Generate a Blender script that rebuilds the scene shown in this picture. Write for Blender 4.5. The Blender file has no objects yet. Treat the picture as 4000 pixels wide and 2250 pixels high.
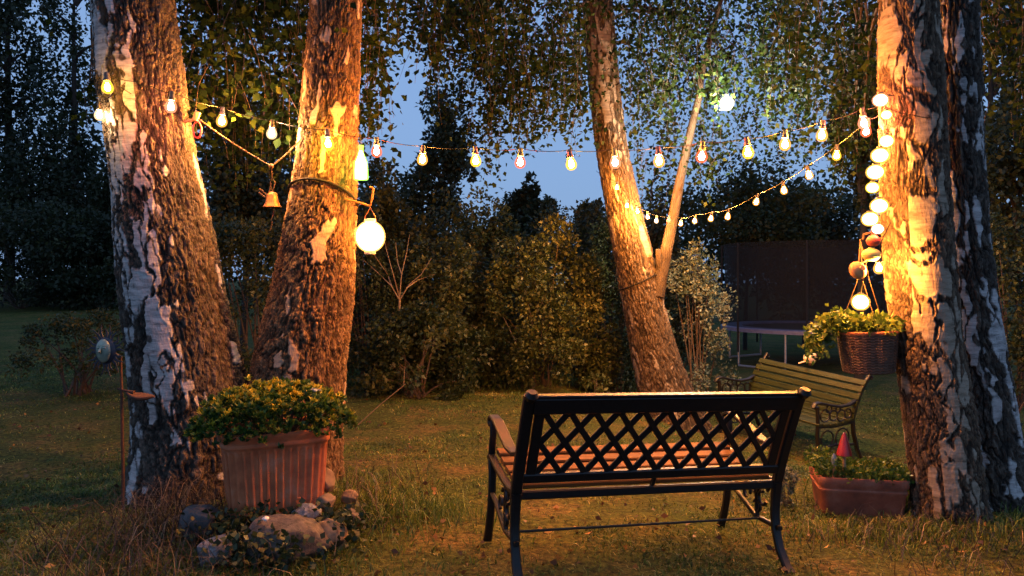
import bpy, bmesh, math, random
import numpy as np
from mathutils import Vector, Matrix, Euler

S = bpy.context.scene
COL = S.collection
PI = math.pi
R = math.radians
rng = np.random.default_rng(11)
random.seed(11)

# ------------------------------------------------------------------ camera, sky, exposure
F, HOR, EYE = 2000.0, 700.0, 1.35          # focal length in px of a 2576 px wide frame, horizon row, eye height
cam_d = bpy.data.cameras.new('camera')
cam = bpy.data.objects.new('camera', cam_d)
COL.objects.link(cam)
cam.location = (0, 0, EYE)
cam.rotation_euler = (PI / 2, 0, 0)
cam_d.sensor_width = 36.0
cam_d.lens = F / 2576 * 36
cam_d.shift_y = -24.5 / 2576
cam_d.clip_end = 600
S.camera = cam

world = bpy.data.worlds.new('World')
S.world = world
world.use_nodes = True
wn, wl = world.node_tree.nodes, world.node_tree.links
sky = wn.new('ShaderNodeTexSky')
sky.sky_type = 'NISHITA'
sky.sun_disc = False
sky.sun_elevation = R(0.5)
sky.sun_rotation = R(180)                  # the sun has just set behind the camera
tint = wn.new('ShaderNodeMix'); tint.data_type = 'RGBA'; tint.blend_type = 'MULTIPLY'
tint.inputs[0].default_value = 1.0
tint.inputs[7].default_value = (0.34, 0.72, 1.75, 1)
dusk = wn.new('ShaderNodeMix'); dusk.data_type = 'RGBA'
dusk.inputs[0].default_value = 0.72
dusk.inputs[7].default_value = (1.75, 2.85, 5.0, 1)
wl.new(sky.outputs[0], tint.inputs[6])
wl.new(tint.outputs[2], dusk.inputs[6])
wl.new(dusk.outputs[2], wn['Background'].inputs[0])
wn['Background'].inputs[1].default_value = 0.11
S.view_settings.view_transform = 'Standard'
S.view_settings.look = 'None'
S.view_settings.exposure = 0.75
S.view_settings.gamma = 1.0
S.render.engine = 'CYCLES'
S.cycles.use_denoising = True
S.cycles.max_bounces = 6
S.cycles.diffuse_bounces = 3
S.cycles.glossy_bounces = 2
S.cycles.transmission_bounces = 3
S.cycles.transparent_max_bounces = 8
S.cycles.sample_clamp_indirect = 3.0
S.cycles.use_light_tree = True
LIGHT = 1.4                                # one dial for all the lamps of the party lights


def W(px, py, d):
    """a point of the place seen at pixel (px, py) of the photo, d metres away"""
    return Vector(((px - 1288) / F * d, d, EYE - (py - HOR) / F * d))


# ------------------------------------------------------------------ numpy noise
def _h(ix, iy, iz, seed):
    n = (ix.astype(np.uint32) * np.uint32(374761393) + iy.astype(np.uint32) * np.uint32(668265263)
         + iz.astype(np.uint32) * np.uint32(2246822519) + np.uint32((seed * 3266489917) & 0xffffffff))
    n = (n ^ (n >> np.uint32(13))) * np.uint32(1274126177)
    n = n ^ (n >> np.uint32(16))
    return (n & np.uint32(0xffffff)).astype(np.float64) / 0xffffff


def vnoise(p, seed=0):
    i = np.floor(p).astype(np.int64)
    f = p - i
    f = f * f * (3 - 2 * f)
    out = 0
    for dx in (0, 1):
        for dy in (0, 1):
            for dz in (0, 1):
                w = (f[:, 0] if dx else 1 - f[:, 0]) * (f[:, 1] if dy else 1 - f[:, 1]) * (f[:, 2] if dz else 1 - f[:, 2])
                out = out + w * _h(i[:, 0] + dx, i[:, 1] + dy, i[:, 2] + dz, seed)
    return out


def fbm(p, seed=0, octv=4):
    a, s, t = 0.5, 0, 0
    for k in range(octv):
        s = s + a * vnoise(p * 2 ** k, seed + k * 17)
        t += a
        a *= 0.55
    return s / t


def voro(p, seed=0):
    i = np.floor(p).astype(np.int64)
    f = p - i
    d1 = np.full(len(p), 9.0)
    d2 = np.full(len(p), 9.0)
    for dx in (-1, 0, 1):
        for dy in (-1, 0, 1):
            for dz in (-1, 0, 1):
                a, b, c = i[:, 0] + dx, i[:, 1] + dy, i[:, 2] + dz
                q = (dx + _h(a, b, c, seed) - f[:, 0]) ** 2 + (dy + _h(a, b, c, seed + 5) - f[:, 1]) ** 2 + (dz + _h(a, b, c, seed + 9) - f[:, 2]) ** 2
                q = np.sqrt(q)
                d2 = np.minimum(d2, np.maximum(d1, q))
                d1 = np.minimum(d1, q)
    return d1, d2


def vcell(p, seed=0):
    """nearest-cell border distance and a random number per cell"""
    i = np.floor(p).astype(np.int64)
    f = p - i
    d1 = np.full(len(p), 9.0); d2 = np.full(len(p), 9.0); cid = np.zeros(len(p))
    for dx in (-1, 0, 1):
        for dy in (-1, 0, 1):
            for dz in (-1, 0, 1):
                a, b, c = i[:, 0] + dx, i[:, 1] + dy, i[:, 2] + dz
                q = np.sqrt((dx + _h(a, b, c, seed) - f[:, 0]) ** 2 + (dy + _h(a, b, c, seed + 5) - f[:, 1]) ** 2 + (dz + _h(a, b, c, seed + 9) - f[:, 2]) ** 2)
                near = q < d1
                d2 = np.where(near, d1, np.minimum(d2, q))
                cid = np.where(near, _h(a, b, c, seed + 13), cid)
                d1 = np.where(near, q, d1)
    return d2 - d1, cid


def sst(x, a, b):
    t = np.clip((x - a) / (b - a), 0, 1)
    return t * t * (3 - 2 * t)


# ------------------------------------------------------------------ object helpers
def tag(o, label=None, cat=None, group=None, kind=None):
    if label: o['label'] = label
    if cat: o['category'] = cat
    if group: o['group'] = group
    if kind: o['kind'] = kind
    return o


def thing(name, label, cat, loc=(0, 0, 0), rot=(0, 0, 0), group=None):
    o = bpy.data.objects.new(name, None)
    COL.objects.link(o)
    o.location = loc
    o.rotation_euler = rot
    o.empty_display_size = 0.1
    return tag(o, label, cat, group)


def link(name, me, mat, parent=None, smooth=True):
    o = bpy.data.objects.new(name, me)
    COL.objects.link(o)
    if mat: me.materials.append(mat)
    if smooth and len(me.polygons):
        me.polygons.foreach_set('use_smooth', np.ones(len(me.polygons), dtype=bool))
    if parent is not None: o.parent = parent
    return o


def np_mesh(name, V, Q, attrs=None):
    """V (n,3), Q (m,k) one face size"""
    me = bpy.data.meshes.new(name)
    V = np.ascontiguousarray(V, dtype=np.float32)
    Q = np.ascontiguousarray(Q, dtype=np.int32)
    m, k = Q.shape
    me.vertices.add(len(V)); me.vertices.foreach_set('co', V.ravel())
    me.loops.add(m * k); me.loops.foreach_set('vertex_index', Q.ravel())
    me.polygons.add(m)
    me.polygons.foreach_set('loop_start', np.arange(0, m * k, k, dtype=np.int32))
    me.update(calc_edges=True)
    for key, arr in (attrs or {}).items():
        a = me.attributes.new(key, 'FLOAT', 'POINT')
        a.data.foreach_set('value', np.ascontiguousarray(arr, dtype=np.float32))
    return me


class MB:
    """collects shapes, builds ONE mesh"""
    def __init__(self): self.v, self.f = [], []

    def add(self, verts, faces):
        n = len(self.v)
        self.v += [tuple(p) for p in verts]
        self.f += [tuple(i + n for i in f) for f in faces]
        return self

    def tube(self, pts, rad, sides=6, cap=True):
        pts = [Vector(p) for p in pts]
        if not hasattr(rad, '__len__'): rad = [rad] * len(pts)
        V, Fc = [], []
        up = None
        for i, p in enumerate(pts):
            t = (pts[min(i + 1, len(pts) - 1)] - pts[max(i - 1, 0)])
            t = t.normalized() if t.length > 1e-9 else Vector((0, 0, 1))
            if up is None:
                up = t.orthogonal().normalized()
            up = (up - t * up.dot(t))
            up = up.normalized() if up.length > 1e-6 else t.orthogonal().normalized()
            b = t.cross(up)
            for k in range(sides):
                a = 2 * PI * k / sides
                V.append(p + (up * math.cos(a) + b * math.sin(a)) * rad[i])
        for i in range(len(pts) - 1):
            for k in range(sides):
                a, b2 = i * sides + k, i * sides + (k + 1) % sides
                Fc.append((a, b2, b2 + sides, a + sides))
        if cap:
            Fc.append(tuple(range(sides))[::-1])
            Fc.append(tuple((len(pts) - 1) * sides + k for k in range(sides)))
        return self.add(V, Fc)

    def bar(self, pts, w, h, side=(1, 0, 0)):
        """flat bar along pts; w across (along `side`), h the other way; w/h may be lists"""
        pts = [Vector(p) for p in pts]
        n = len(pts)
        ww = w if hasattr(w, '__len__') else [w] * n
        hh = h if hasattr(h, '__len__') else [h] * n
        V, Fc = [], []
        sd = Vector(side)
        for i, p in enumerate(pts):
            t = (pts[min(i + 1, n - 1)] - pts[max(i - 1, 0)]).normalized()
            s = (sd - t * sd.dot(t)).normalized()
            u = t.cross(s)
            c = 0.22 * min(ww[i], hh[i])
            a, b = ww[i] / 2, hh[i] / 2
            for x, y in ((a - c, -b), (a, -b + c), (a, b - c), (a - c, b), (-a + c, b), (-a, b - c), (-a, -b + c), (-a + c, -b)):
                V.append(p + s * x + u * y)
        for i in range(n - 1):
            for k in range(8):
                a, b = i * 8 + k, i * 8 + (k + 1) % 8
                Fc.append((a, b, b + 8, a + 8))
        Fc.append(tuple(range(8))[::-1]); Fc.append(tuple((n - 1) * 8 + k for k in range(8)))
        return self.add(V, Fc)

    def box(self, c, s, rot=None):
        c = Vector(c)
        x, y, z = s[0] / 2, s[1] / 2, s[2] / 2
        V = [Vector((a * x, b * y, d * z)) for d in (-1, 1) for a, b in ((-1, -1), (1, -1), (1, 1), (-1, 1))]
        if rot: V = [Euler(rot).to_matrix() @ v for v in V]
        return self.add([v + c for v in V], [(3, 2, 1, 0), (4, 5, 6, 7), (0, 1, 5, 4), (1, 2, 6, 5), (2, 3, 7, 6), (3, 0, 4, 7)])

    def lathe(self, prof, n=24, c=(0, 0, 0), axis=None):
        c = Vector(c)
        M = Matrix.Identity(3) if axis is None else Vector((0, 0, 1)).rotation_difference(Vector(axis)).to_matrix()
        V, Fc = [], []
        for r_, z in prof:
            for k in range(n):
                a = 2 * PI * k / n
                V.append(c + M @ Vector((r_ * math.cos(a), r_ * math.sin(a), z)))
        for i in range(len(prof) - 1):
            for k in range(n):
                a, b = i * n + k, i * n + (k + 1) % n
                Fc.append((a, b, b + n, a + n))
        return self.add(V, Fc)

    def blob(self, c, s, seed=0, amp=0.15, n=(20, 12), rot=None, freq=1.6):
        V, Fc = [], []
        nu, nv = n
        M = Euler(rot).to_matrix() if rot else Matrix.Identity(3)
        P = []
        for j in range(nv + 1):
            for i in range(nu):
                th, ph = PI * j / nv, 2 * PI * i / nu
                P.append((math.sin(th) * math.cos(ph), math.sin(th) * math.sin(ph), math.cos(th)))
        P = np.array(P)
        d = 1 + amp * 2 * (fbm(P * freq + 31.7 * seed + 50, seed, 3) - 0.5) + amp * 0.8 * (fbm(P * freq * 3.1 + 11.7 * seed + 90, seed + 7, 3) - 0.5)
        for p, k in zip(P, d):
            V.append(Vector(c) + M @ Vector((p[0] * s[0] * k, p[1] * s[1] * k, p[2] * s[2] * k)))
        for j in range(nv):
            for i in range(nu):
                a, b = j * nu + i, j * nu + (i + 1) % nu
                Fc.append((a, a + nu, b + nu, b))
        return self.add(V, Fc)

    def build(self, name, mat, parent=None, smooth=True, bevel=0.0, sharp=None):
        me = bpy.data.meshes.new(name)
        me.from_pydata(self.v, [], self.f)
        bm = bmesh.new(); bm.from_mesh(me)
        bmesh.ops.remove_doubles(bm, verts=bm.verts, dist=1e-6)
        bmesh.ops.recalc_face_normals(bm, faces=bm.faces)
        if bevel:
            es = [e for e in bm.edges if len(e.link_faces) == 2 and e.calc_face_angle(0) > 0.5]
            bmesh.ops.bevel(bm, geom=es, offset=bevel, segments=2, affect='EDGES', profile=0.6)
        bm.to_mesh(me); bm.free()
        o = link(name, me, mat, parent, smooth)
        if smooth:
            try: me.set_sharp_from_angle(angle=R(sharp or 42))
            except Exception: pass
        return o


# ------------------------------------------------------------------ materials
def nodes(name):
    m = bpy.data.materials.new(name)
    m.use_nodes = True
    return m, m.node_tree.nodes, m.node_tree.links, m.node_tree.nodes['Principled BSDF']


def ramp(n, stops):
    r = n.new('ShaderNodeValToRGB')
    while len(r.color_ramp.elements) < len(stops): r.color_ramp.elements.new(0.5)
    for e, (p, c) in zip(r.color_ramp.elements, stops):
        e.position = p; e.color = (*c, 1)
    return r


def pmat(name, c1, c2, scale=20.0, rough=0.6, bump=0.2, dist=0.004, metal=0.0, stretch=(1, 1, 1), spec=0.5, c3=None):
    m, n, l, b = nodes(name)
    tc = n.new('ShaderNodeTexCoord')
    mp = n.new('ShaderNodeMapping'); mp.inputs['Scale'].default_value = stretch
    l.new(tc.outputs['Object'], mp.inputs[0])
    t = n.new('ShaderNodeTexNoise'); t.inputs['Scale'].default_value = scale; t.inputs['Detail'].default_value = 6; t.inputs['Roughness'].default_value = 0.65
    l.new(mp.outputs[0], t.inputs[0])
    st = [(0.3, c1), (0.7, c2)] if c3 is None else [(0.3, c1), (0.55, c2), (0.75, c3)]
    r = ramp(n, st)
    l.new(t.outputs[0], r.inputs[0]); l.new(r.outputs[0], b.inputs['Base Color'])
    b.inputs['Roughness'].default_value = rough
    b.inputs['Metallic'].default_value = metal
    b.inputs['Specular IOR Level'].default_value = spec
    if bump:
        bu = n.new('ShaderNodeBump'); bu.inputs['Strength'].default_value = bump; bu.inputs['Distance'].default_value = dist
        l.new(t.outputs[0], bu.inputs['Height']); l.new(bu.outputs[0], b.inputs['Normal'])
    return m


def leafmat(name, stops, trans=0.35, rough=0.5, spec=0.3):
    m, n, l, b = nodes(name)
    at = n.new('ShaderNodeAttribute'); at.attribute_name = 'tint'
    r = ramp(n, stops)
    l.new(at.outputs['Fac'], r.inputs[0]); l.new(r.outputs[0], b.inputs['Base Color'])
    b.inputs['Roughness'].default_value = rough
    b.inputs['Specular IOR Level'].default_value = spec
    tr = n.new('ShaderNodeBsdfTranslucent'); l.new(r.outputs[0], tr.inputs[0])
    mx = n.new('ShaderNodeMixShader'); mx.inputs[0].default_value = trans
    l.new(b.outputs[0], mx.inputs[1]); l.new(tr.outputs[0], mx.inputs[2])
    l.new(mx.outputs[0], n['Material Output'].inputs[0])
    return m


def emat(name, col, strength):
    m, n, l, b = nodes(name)
    b.inputs['Base Color'].default_value = (0.8, 0.75, 0.65, 1)
    b.inputs['Emission Color'].default_value = (*col, 1)
    b.inputs['Emission Strength'].default_value = strength
    return m


def glassmat(name, col, glow):
    """thin tinted bulb glass lit from inside: lets most light through and glows a little"""
    m, n, l, b = nodes(name)
    tr = n.new('ShaderNodeBsdfTransparent'); tr.inputs[0].default_value = (*[min(1, 0.55 + 0.45 * c) for c in col], 1)
    em = n.new('ShaderNodeEmission'); em.inputs[0].default_value = (*col, 1); em.inputs[1].default_value = glow
    mx = n.new('ShaderNodeMixShader'); mx.inputs[0].default_value = 0.35
    l.new(tr.outputs[0], mx.inputs[1]); l.new(em.outputs[0], mx.inputs[2])
    l.new(mx.outputs[0], n['Material Output'].inputs[0])
    return m


def barkmat(name, dark, mid, light, pale, pale2):
    m, n, l, b = nodes(name)
    tc = n.new('ShaderNodeTexCoord')
    def noise(scale, stretch, detail=6):
        mp = n.new('ShaderNodeMapping'); mp.inputs['Scale'].default_value = stretch
        l.new(tc.outputs['Object'], mp.inputs[0])
        t = n.new('ShaderNodeTexNoise'); t.inputs['Scale'].default_value = scale; t.inputs['Detail'].default_value = detail; t.inputs['Roughness'].default_value = 0.7
        l.new(mp.outputs[0], t.inputs[0]); return t
    fine = noise(38, (1, 1, 0.35))
    lent = noise(17, (0.45, 0.45, 2.2), 7)
    ck = n.new('ShaderNodeAttribute'); ck.attribute_name = 'crack'
    pa = n.new('ShaderNodeAttribute'); pa.attribute_name = 'patch'
    r1 = ramp(n, [(0.25, mid), (0.75, light)]); l.new(fine.outputs[0], r1.inputs[0])
    r2 = ramp(n, [(0.32, tuple(c * 0.4 for c in pale2)), (0.45, pale2), (0.66, pale)]); l.new(lent.outputs[0], r2.inputs[0])
    m1 = n.new('ShaderNodeMix'); m1.data_type = 'RGBA'
    m1.inputs[6].default_value = (*dark, 1)
    l.new(ck.outputs['Fac'], m1.inputs[0]); l.new(r1.outputs[0], m1.inputs[7])
    m2 = n.new('ShaderNodeMix'); m2.data_type = 'RGBA'
    l.new(pa.outputs['Fac'], m2.inputs[0]); l.new(m1.outputs[2], m2.inputs[6]); l.new(r2.outputs[0], m2.inputs[7])
    l.new(m2.outputs[2], b.inputs['Base Color'])
    b.inputs['Roughness'].default_value = 0.85
    b.inputs['Specular IOR Level'].default_value = 0.2
    inv = n.new('ShaderNodeMath'); inv.operation = 'MULTIPLY_ADD'; inv.inputs[1].default_value = -0.75; inv.inputs[2].default_value = 1.0
    l.new(pa.outputs['Fac'], inv.inputs[0])
    bu = n.new('ShaderNodeBump'); bu.inputs['Distance'].default_value = 0.012
    vo = n.new('ShaderNodeTexVoronoi'); vo.feature = 'DISTANCE_TO_EDGE'; vo.inputs['Scale'].default_value = 70
    mpv = n.new('ShaderNodeMapping'); mpv.inputs['Scale'].default_value = (1, 1, 0.4); l.new(tc.outputs['Object'], mpv.inputs[0]); l.new(mpv.outputs[0], vo.inputs[0])
    ad = n.new('ShaderNodeMath'); ad.operation = 'ADD'; l.new(vo.outputs['Distance'], ad.inputs[0]); l.new(fine.outputs[0], ad.inputs[1])
    l.new(inv.outputs[0], bu.inputs['Strength']); l.new(ad.outputs[0], bu.inputs['Height']); l.new(bu.outputs[0], b.inputs['Normal'])
    return m


M = {}
M['barkA'] = barkmat('old_birch_bark', (0.012, 0.011, 0.010), (0.046, 0.040, 0.034), (0.17, 0.14, 0.108), (0.50, 0.50, 0.49), (0.27, 0.27, 0.265))
M['barkB'] = barkmat('furrowed_birch_bark', (0.022, 0.014, 0.008), (0.085, 0.052, 0.028), (0.29, 0.19, 0.105), (0.40, 0.31, 0.21), (0.28, 0.21, 0.145))
M['barkD'] = barkmat('pale_birch_bark', (0.016, 0.012, 0.009), (0.07, 0.05, 0.034), (0.24, 0.17, 0.11), (0.33, 0.285, 0.22), (0.20, 0.165, 0.12))
M['barkC'] = barkmat('grey_brown_birch_bark', (0.016, 0.012, 0.008), (0.055, 0.04, 0.027), (0.20, 0.145, 0.09), (0.25, 0.215, 0.165), (0.17, 0.14, 0.105))
M['barkdark'] = pmat('dark_trunk_bark', (0.008, 0.007, 0.006), (0.035, 0.028, 0.02), 14, 0.9, 0.6, 0.02, stretch=(1, 1, 0.25))
M['twig'] = pmat('twig_bark', (0.03, 0.02, 0.014), (0.08, 0.055, 0.035), 30, 0.8, 0.2)
M['paletwig'] = pmat('dry_twig_bark', (0.10, 0.07, 0.045), (0.22, 0.16, 0.10), 30, 0.8, 0.2)
M['birchleaf'] = leafmat('birch_leaf', [(0.0, (0.004, 0.011, 0.003)), (0.6, (0.011, 0.025, 0.005)), (0.92, (0.026, 0.046, 0.008)), (1.0, (0.055, 0.066, 0.012))], 0.28, 0.65, 0.08)
M['darkleaf'] = leafmat('dark_wood_leaf', [(0.0, (0.010, 0.018, 0.010)), (0.7, (0.026, 0.038, 0.016)), (1.0, (0.05, 0.06, 0.02))], 0.25)
M['hedgeleaf'] = leafmat('hedge_leaf', [(0.0, (0.010, 0.020, 0.008)), (0.6, (0.03, 0.046, 0.015)), (1.0, (0.08, 0.085, 0.025))], 0.3)
M['oliveleaf'] = leafmat('olive_bush_leaf', [(0.0, (0.014, 0.022, 0.007)), (0.6, (0.042, 0.06, 0.015)), (1.0, (0.11, 0.11, 0.03))], 0.3)
M['paleleaf'] = leafmat('variegated_leaf', [(0.0, (0.025, 0.05, 0.03)), (0.5, (0.09, 0.125, 0.085)), (1.0, (0.27, 0.30, 0.22))], 0.25)
M['potleaf'] = leafmat('sedum_leaf', [(0.0, (0.012, 0.045, 0.012)), (0.5, (0.04, 0.095, 0.016)), (0.8, (0.16, 0.20, 0.02)), (1.0, (0.46, 0.36, 0.03))], 0.25)
M['basketleaf'] = leafmat('basket_plant_leaf', [(0.0, (0.03, 0.07, 0.015)), (0.6, (0.07, 0.13, 0.02)), (1.0, (0.14, 0.17, 0.03))], 0.35)
M['ivyleaf'] = leafmat('ivy_leaf', [(0.0, (0.008, 0.02, 0.008)), (0.7, (0.022, 0.042, 0.014)), (1.0, (0.06, 0.07, 0.02))], 0.15)
M['grass'] = leafmat('grass_blade', [(0.0, (0.018, 0.044, 0.008)), (0.45, (0.062, 0.115, 0.018)), (0.8, (0.14, 0.19, 0.032)), (1.0, (0.32, 0.28, 0.08))], 0.3)
M['drygrass'] = leafmat('dry_grass_blade', [(0.0, (0.022, 0.016, 0.012)), (0.6, (0.06, 0.042, 0.028)), (1.0, (0.20, 0.155, 0.10))], 0.2)
M['fallen'] = leafmat('fallen_leaf', [(0.0, (0.045, 0.022, 0.010)), (0.6, (0.12, 0.06, 0.022)), (0.9, (0.28, 0.15, 0.04)), (1.0, (0.42, 0.27, 0.08))], 0.2)
M['iron'] = pmat('black_painted_iron', (0.005, 0.0045, 0.004), (0.011, 0.010, 0.009), 60, 0.42, 0.25, 0.002, spec=0.35)
M['slatwood'] = pmat('oiled_bench_wood', (0.08, 0.034, 0.010), (0.185, 0.085, 0.026), 9, 0.7, 0.3, 0.003, stretch=(0.35, 6, 6), spec=0.12)
M['oldslat'] = pmat('mossy_bench_wood', (0.006, 0.010, 0.003), (0.021, 0.028, 0.006), 9, 0.55, 0.35, 0.003, stretch=(0.4, 7, 7), c3=(0.045, 0.052, 0.018), spec=0.2)
M['terracotta'] = pmat('terracotta', (0.24, 0.062, 0.022), (0.44, 0.135, 0.05), 7, 0.75, 0.35, 0.004, c3=(0.47, 0.22, 0.13))
M['oldterracotta'] = pmat('weathered_terracotta', (0.10, 0.032, 0.02), (0.24, 0.075, 0.04), 8, 0.8, 0.4, 0.005, c3=(0.32, 0.14, 0.09))
M['soil'] = pmat('soil', (0.012, 0.009, 0.006), (0.05, 0.036, 0.024), 25, 0.95, 0.6, 0.02)
M['stone'] = pmat('grey_stone', (0.02, 0.018, 0.015), (0.085, 0.07, 0.054), 22, 0.85, 0.8, 0.014, c3=(0.15, 0.125, 0.10))
M['darkstone'] = pmat('slate_stone', (0.03, 0.03, 0.033), (0.075, 0.073, 0.074), 13, 0.75, 0.4, 0.01)
M['tanstone'] = pmat('tan_stone', (0.09, 0.06, 0.036), (0.24, 0.17, 0.10), 10, 0.85, 0.5, 0.012)
M['speckstone'] = pmat('speckled_granite', (0.03, 0.033, 0.036), (0.15, 0.155, 0.16), 45, 0.8, 0.5, 0.008, c3=(0.34, 0.34, 0.32))
M['rust'] = pmat('rusty_iron', (0.025, 0.010, 0.006), (0.085, 0.034, 0.017), 40, 0.8, 0.4, 0.003)
M['bluemetal'] = pmat('dull_blue_metal', (0.012, 0.015, 0.026), (0.035, 0.04, 0.06), 25, 0.5, 0.25, 0.002, metal=0.3)
M['greenmetal'] = pmat('verdigris_metal', (0.13, 0.18, 0.15), (0.30, 0.35, 0.27), 14, 0.4, 0.25, 0.002, metal=0.35)
M['brass'] = pmat('dull_brass', (0.14, 0.06, 0.018), (0.27, 0.125, 0.04), 18, 0.5, 0.2, 0.002, metal=0.4)
M['rope'] = pmat('hemp_rope', (0.035, 0.02, 0.009), (0.11, 0.062, 0.028), 90, 0.9, 0.8, 0.004, stretch=(1, 1, 1))
M['cable'] = pmat('dark_rubber_cable', (0.004, 0.004, 0.004), (0.010, 0.010, 0.009), 60, 0.6, 0.1, spec=0.15)
M['socket'] = pmat('bulb_socket_plastic', (0.03, 0.035, 0.04), (0.06, 0.065, 0.07), 60, 0.5, 0.1)
M['wicker'] = pmat('dark_wicker', (0.03, 0.016, 0.010), (0.13, 0.065, 0.035), 22, 0.75, 0.5, 0.006, stretch=(1, 1, 3))
M['whitepaint'] = pmat('white_ceramic', (0.55, 0.52, 0.46), (0.72, 0.69, 0.62), 20, 0.4, 0.15)
M['redpaint'] = pmat('red_glazed_ceramic', (0.20, 0.008, 0.008), (0.32, 0.018, 0.015), 16, 0.3, 0.15)
M['bluepaint'] = pmat('blue_grey_ceramic', (0.06, 0.10, 0.14), (0.16, 0.22, 0.28), 20, 0.4, 0.15)
M['galv'] = pmat('galvanised_steel', (0.20, 0.22, 0.25), (0.36, 0.38, 0.42), 30, 0.4, 0.1, metal=0.5)
M['padblue'] = pmat('faded_pad_vinyl', (0.12, 0.115, 0.20), (0.22, 0.21, 0.32), 8, 0.5, 0.3, 0.01)
M['mat'] = pmat('black_trampoline_fabric', (0.008, 0.008, 0.009), (0.014, 0.014, 0.016), 40, 0.9, 0.1)
M['wood'] = pmat('weathered_wood', (0.16, 0.10, 0.055), (0.34, 0.23, 0.14), 12, 0.8, 0.4, 0.004, stretch=(5, 5, 0.5))
M['redplastic'] = pmat('red_plastic', (0.40, 0.03, 0.04), (0.55, 0.07, 0.07), 20, 0.4, 0.1)
M['paperorange'] = pmat('orange_lampion_paper', (0.45, 0.20, 0.06), (0.62, 0.32, 0.11), 30, 0.7, 0.3, 0.003, stretch=(1, 1, 3))
M['papergreen'] = pmat('green_lampion_paper', (0.34, 0.36, 0.09), (0.52, 0.50, 0.17), 30, 0.7, 0.3, 0.003, stretch=(1, 1, 3))
M['paperred'] = pmat('red_lampion_paper', (0.40, 0.05, 0.03), (0.58, 0.12, 0.06), 30, 0.7, 0.3, 0.003, stretch=(1, 1, 3))
M['bird'] = pmat('painted_bird_wood', (0.50, 0.36, 0.20), (0.66, 0.50, 0.30), 20, 0.5, 0.1)

COLS = {'warm': (1.0, 0.43, 0.08), 'yellow': (1.0, 0.55, 0.05), 'red': (1.0, 0.16, 0.06), 'pink': (1.0, 0.30, 0.16), 'white': (1.0, 0.66, 0.36)}
PWR = {'warm': 3600.0, 'yellow': 1100.0, 'dim': 240.0, 'red': 1300.0, 'pink': 650.0, 'white': 1500.0, 'faint': 260.0}
COLS['dim'] = COLS['yellow']; COLS['faint'] = COLS['white']
for k_, c_ in COLS.items():
    M['core_' + k_] = emat('lit_filament_' + k_, c_, PWR[k_] * 1.5 * LIGHT)
    M['glass_' + k_] = glassmat('bulb_glass_' + k_, c_, 1.9)
    M['lamp_' + k_] = glassmat('lampion_paper_' + k_, (c_[0], min(1, c_[1] * 1.25), c_[2] * 1.2), 1.5)
    M['flame_' + k_] = emat('lampion_light_' + k_, c_, 48.0 * LIGHT)
M['core_star'] = emat('lit_floodlight', (1.0, 0.85, 0.66), 2500.0 * LIGHT)
M['glass_star'] = glassmat('floodlight_glass', (1.0, 0.88, 0.7), 3.0)
M['bottleglow'] = glassmat('lit_green_bottle', (0.45, 1.0, 0.10), 3.0)
M['bottlecore'] = emat('bottle_light_core', (0.7, 1.0, 0.2), 20.0 * LIGHT)
M['globeglow'] = glassmat('lit_globe_paper', (1.0, 0.52, 0.12), 3.0)
M['globecore'] = emat('globe_lantern_core', (1.0, 0.42, 0.08), 48.0 * LIGHT)


def netmat():
    m, n, l, b = nodes('safety_net_mesh')
    b.inputs['Base Color'].default_value = (0.006, 0.006, 0.007, 1)
    b.inputs['Roughness'].default_value = 0.9
    tr = n.new('ShaderNodeBsdfTransparent')
    mx = n.new('ShaderNodeMixShader'); mx.inputs[0].default_value = 0.34
    l.new(b.outputs[0], mx.inputs[1]); l.new(tr.outputs[0], mx.inputs[2])
    l.new(mx.outputs[0], n['Material Output'].inputs[0])
    return m
M['net'] = netmat()

# ------------------------------------------------------------------ ground
B1_LOC, B1_ROT, B1_L = Vector((0.621, 3.646, 0.016)), (0.045, 0.027, 0.26), 1.286
B2_LOC, B2_ROT, B2_L = Vector((3.025, 8.487, -0.419)), (0.044, 0.058, -1.142), 1.5


def plane_of(loc, rot):
    nrm = Euler(rot).to_matrix() @ Vector((0, 0, 1))
    return lambda x, y: loc.z - (nrm.x * (x - loc.x) + nrm.y * (y - loc.y)) / nrm.z
PL1, PL2 = plane_of(B1_LOC, B1_ROT), plane_of(B2_LOC, B2_ROT)


def gz(x, y):
    x = np.asarray(x, float); y = np.asarray(y, float)
    P = np.stack([x.ravel(), y.ravel(), np.zeros(x.size)], 1)
    b = (0.07 * (fbm(P * 0.55 + 40, 3, 3) - 0.5) + 0.03 * (fbm(P * 2.6 + 40, 8, 3) - 0.5)).reshape(x.shape)
    z = b - 0.42 * sst(y, 4.6, 8.2) * sst(x, 0.4, 2.6)
    z = z + 0.028 * np.clip(y - 9, 0, 30) * sst(-x, -0.5, 3.0)
    z = z + 0.07 * np.exp(-((x + 1.25) ** 2 / 0.9 + (y - 4.6) ** 2 / 0.6))
    w1 = np.exp(-(((x - 0.7) / 0.85) ** 4 + ((y - 3.85) / 0.65) ** 4))
    z = z * (1 - w1) + PL1(x, y) * w1
    w2 = np.exp(-(((x - 3.0) / 1.0) ** 4 + ((y - 8.4) / 1.0) ** 4))
    return z * (1 - w2) + PL2(x, y) * w2


def g1(x, y): return float(gz(np.array([x]), np.array([y]))[0])


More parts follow.
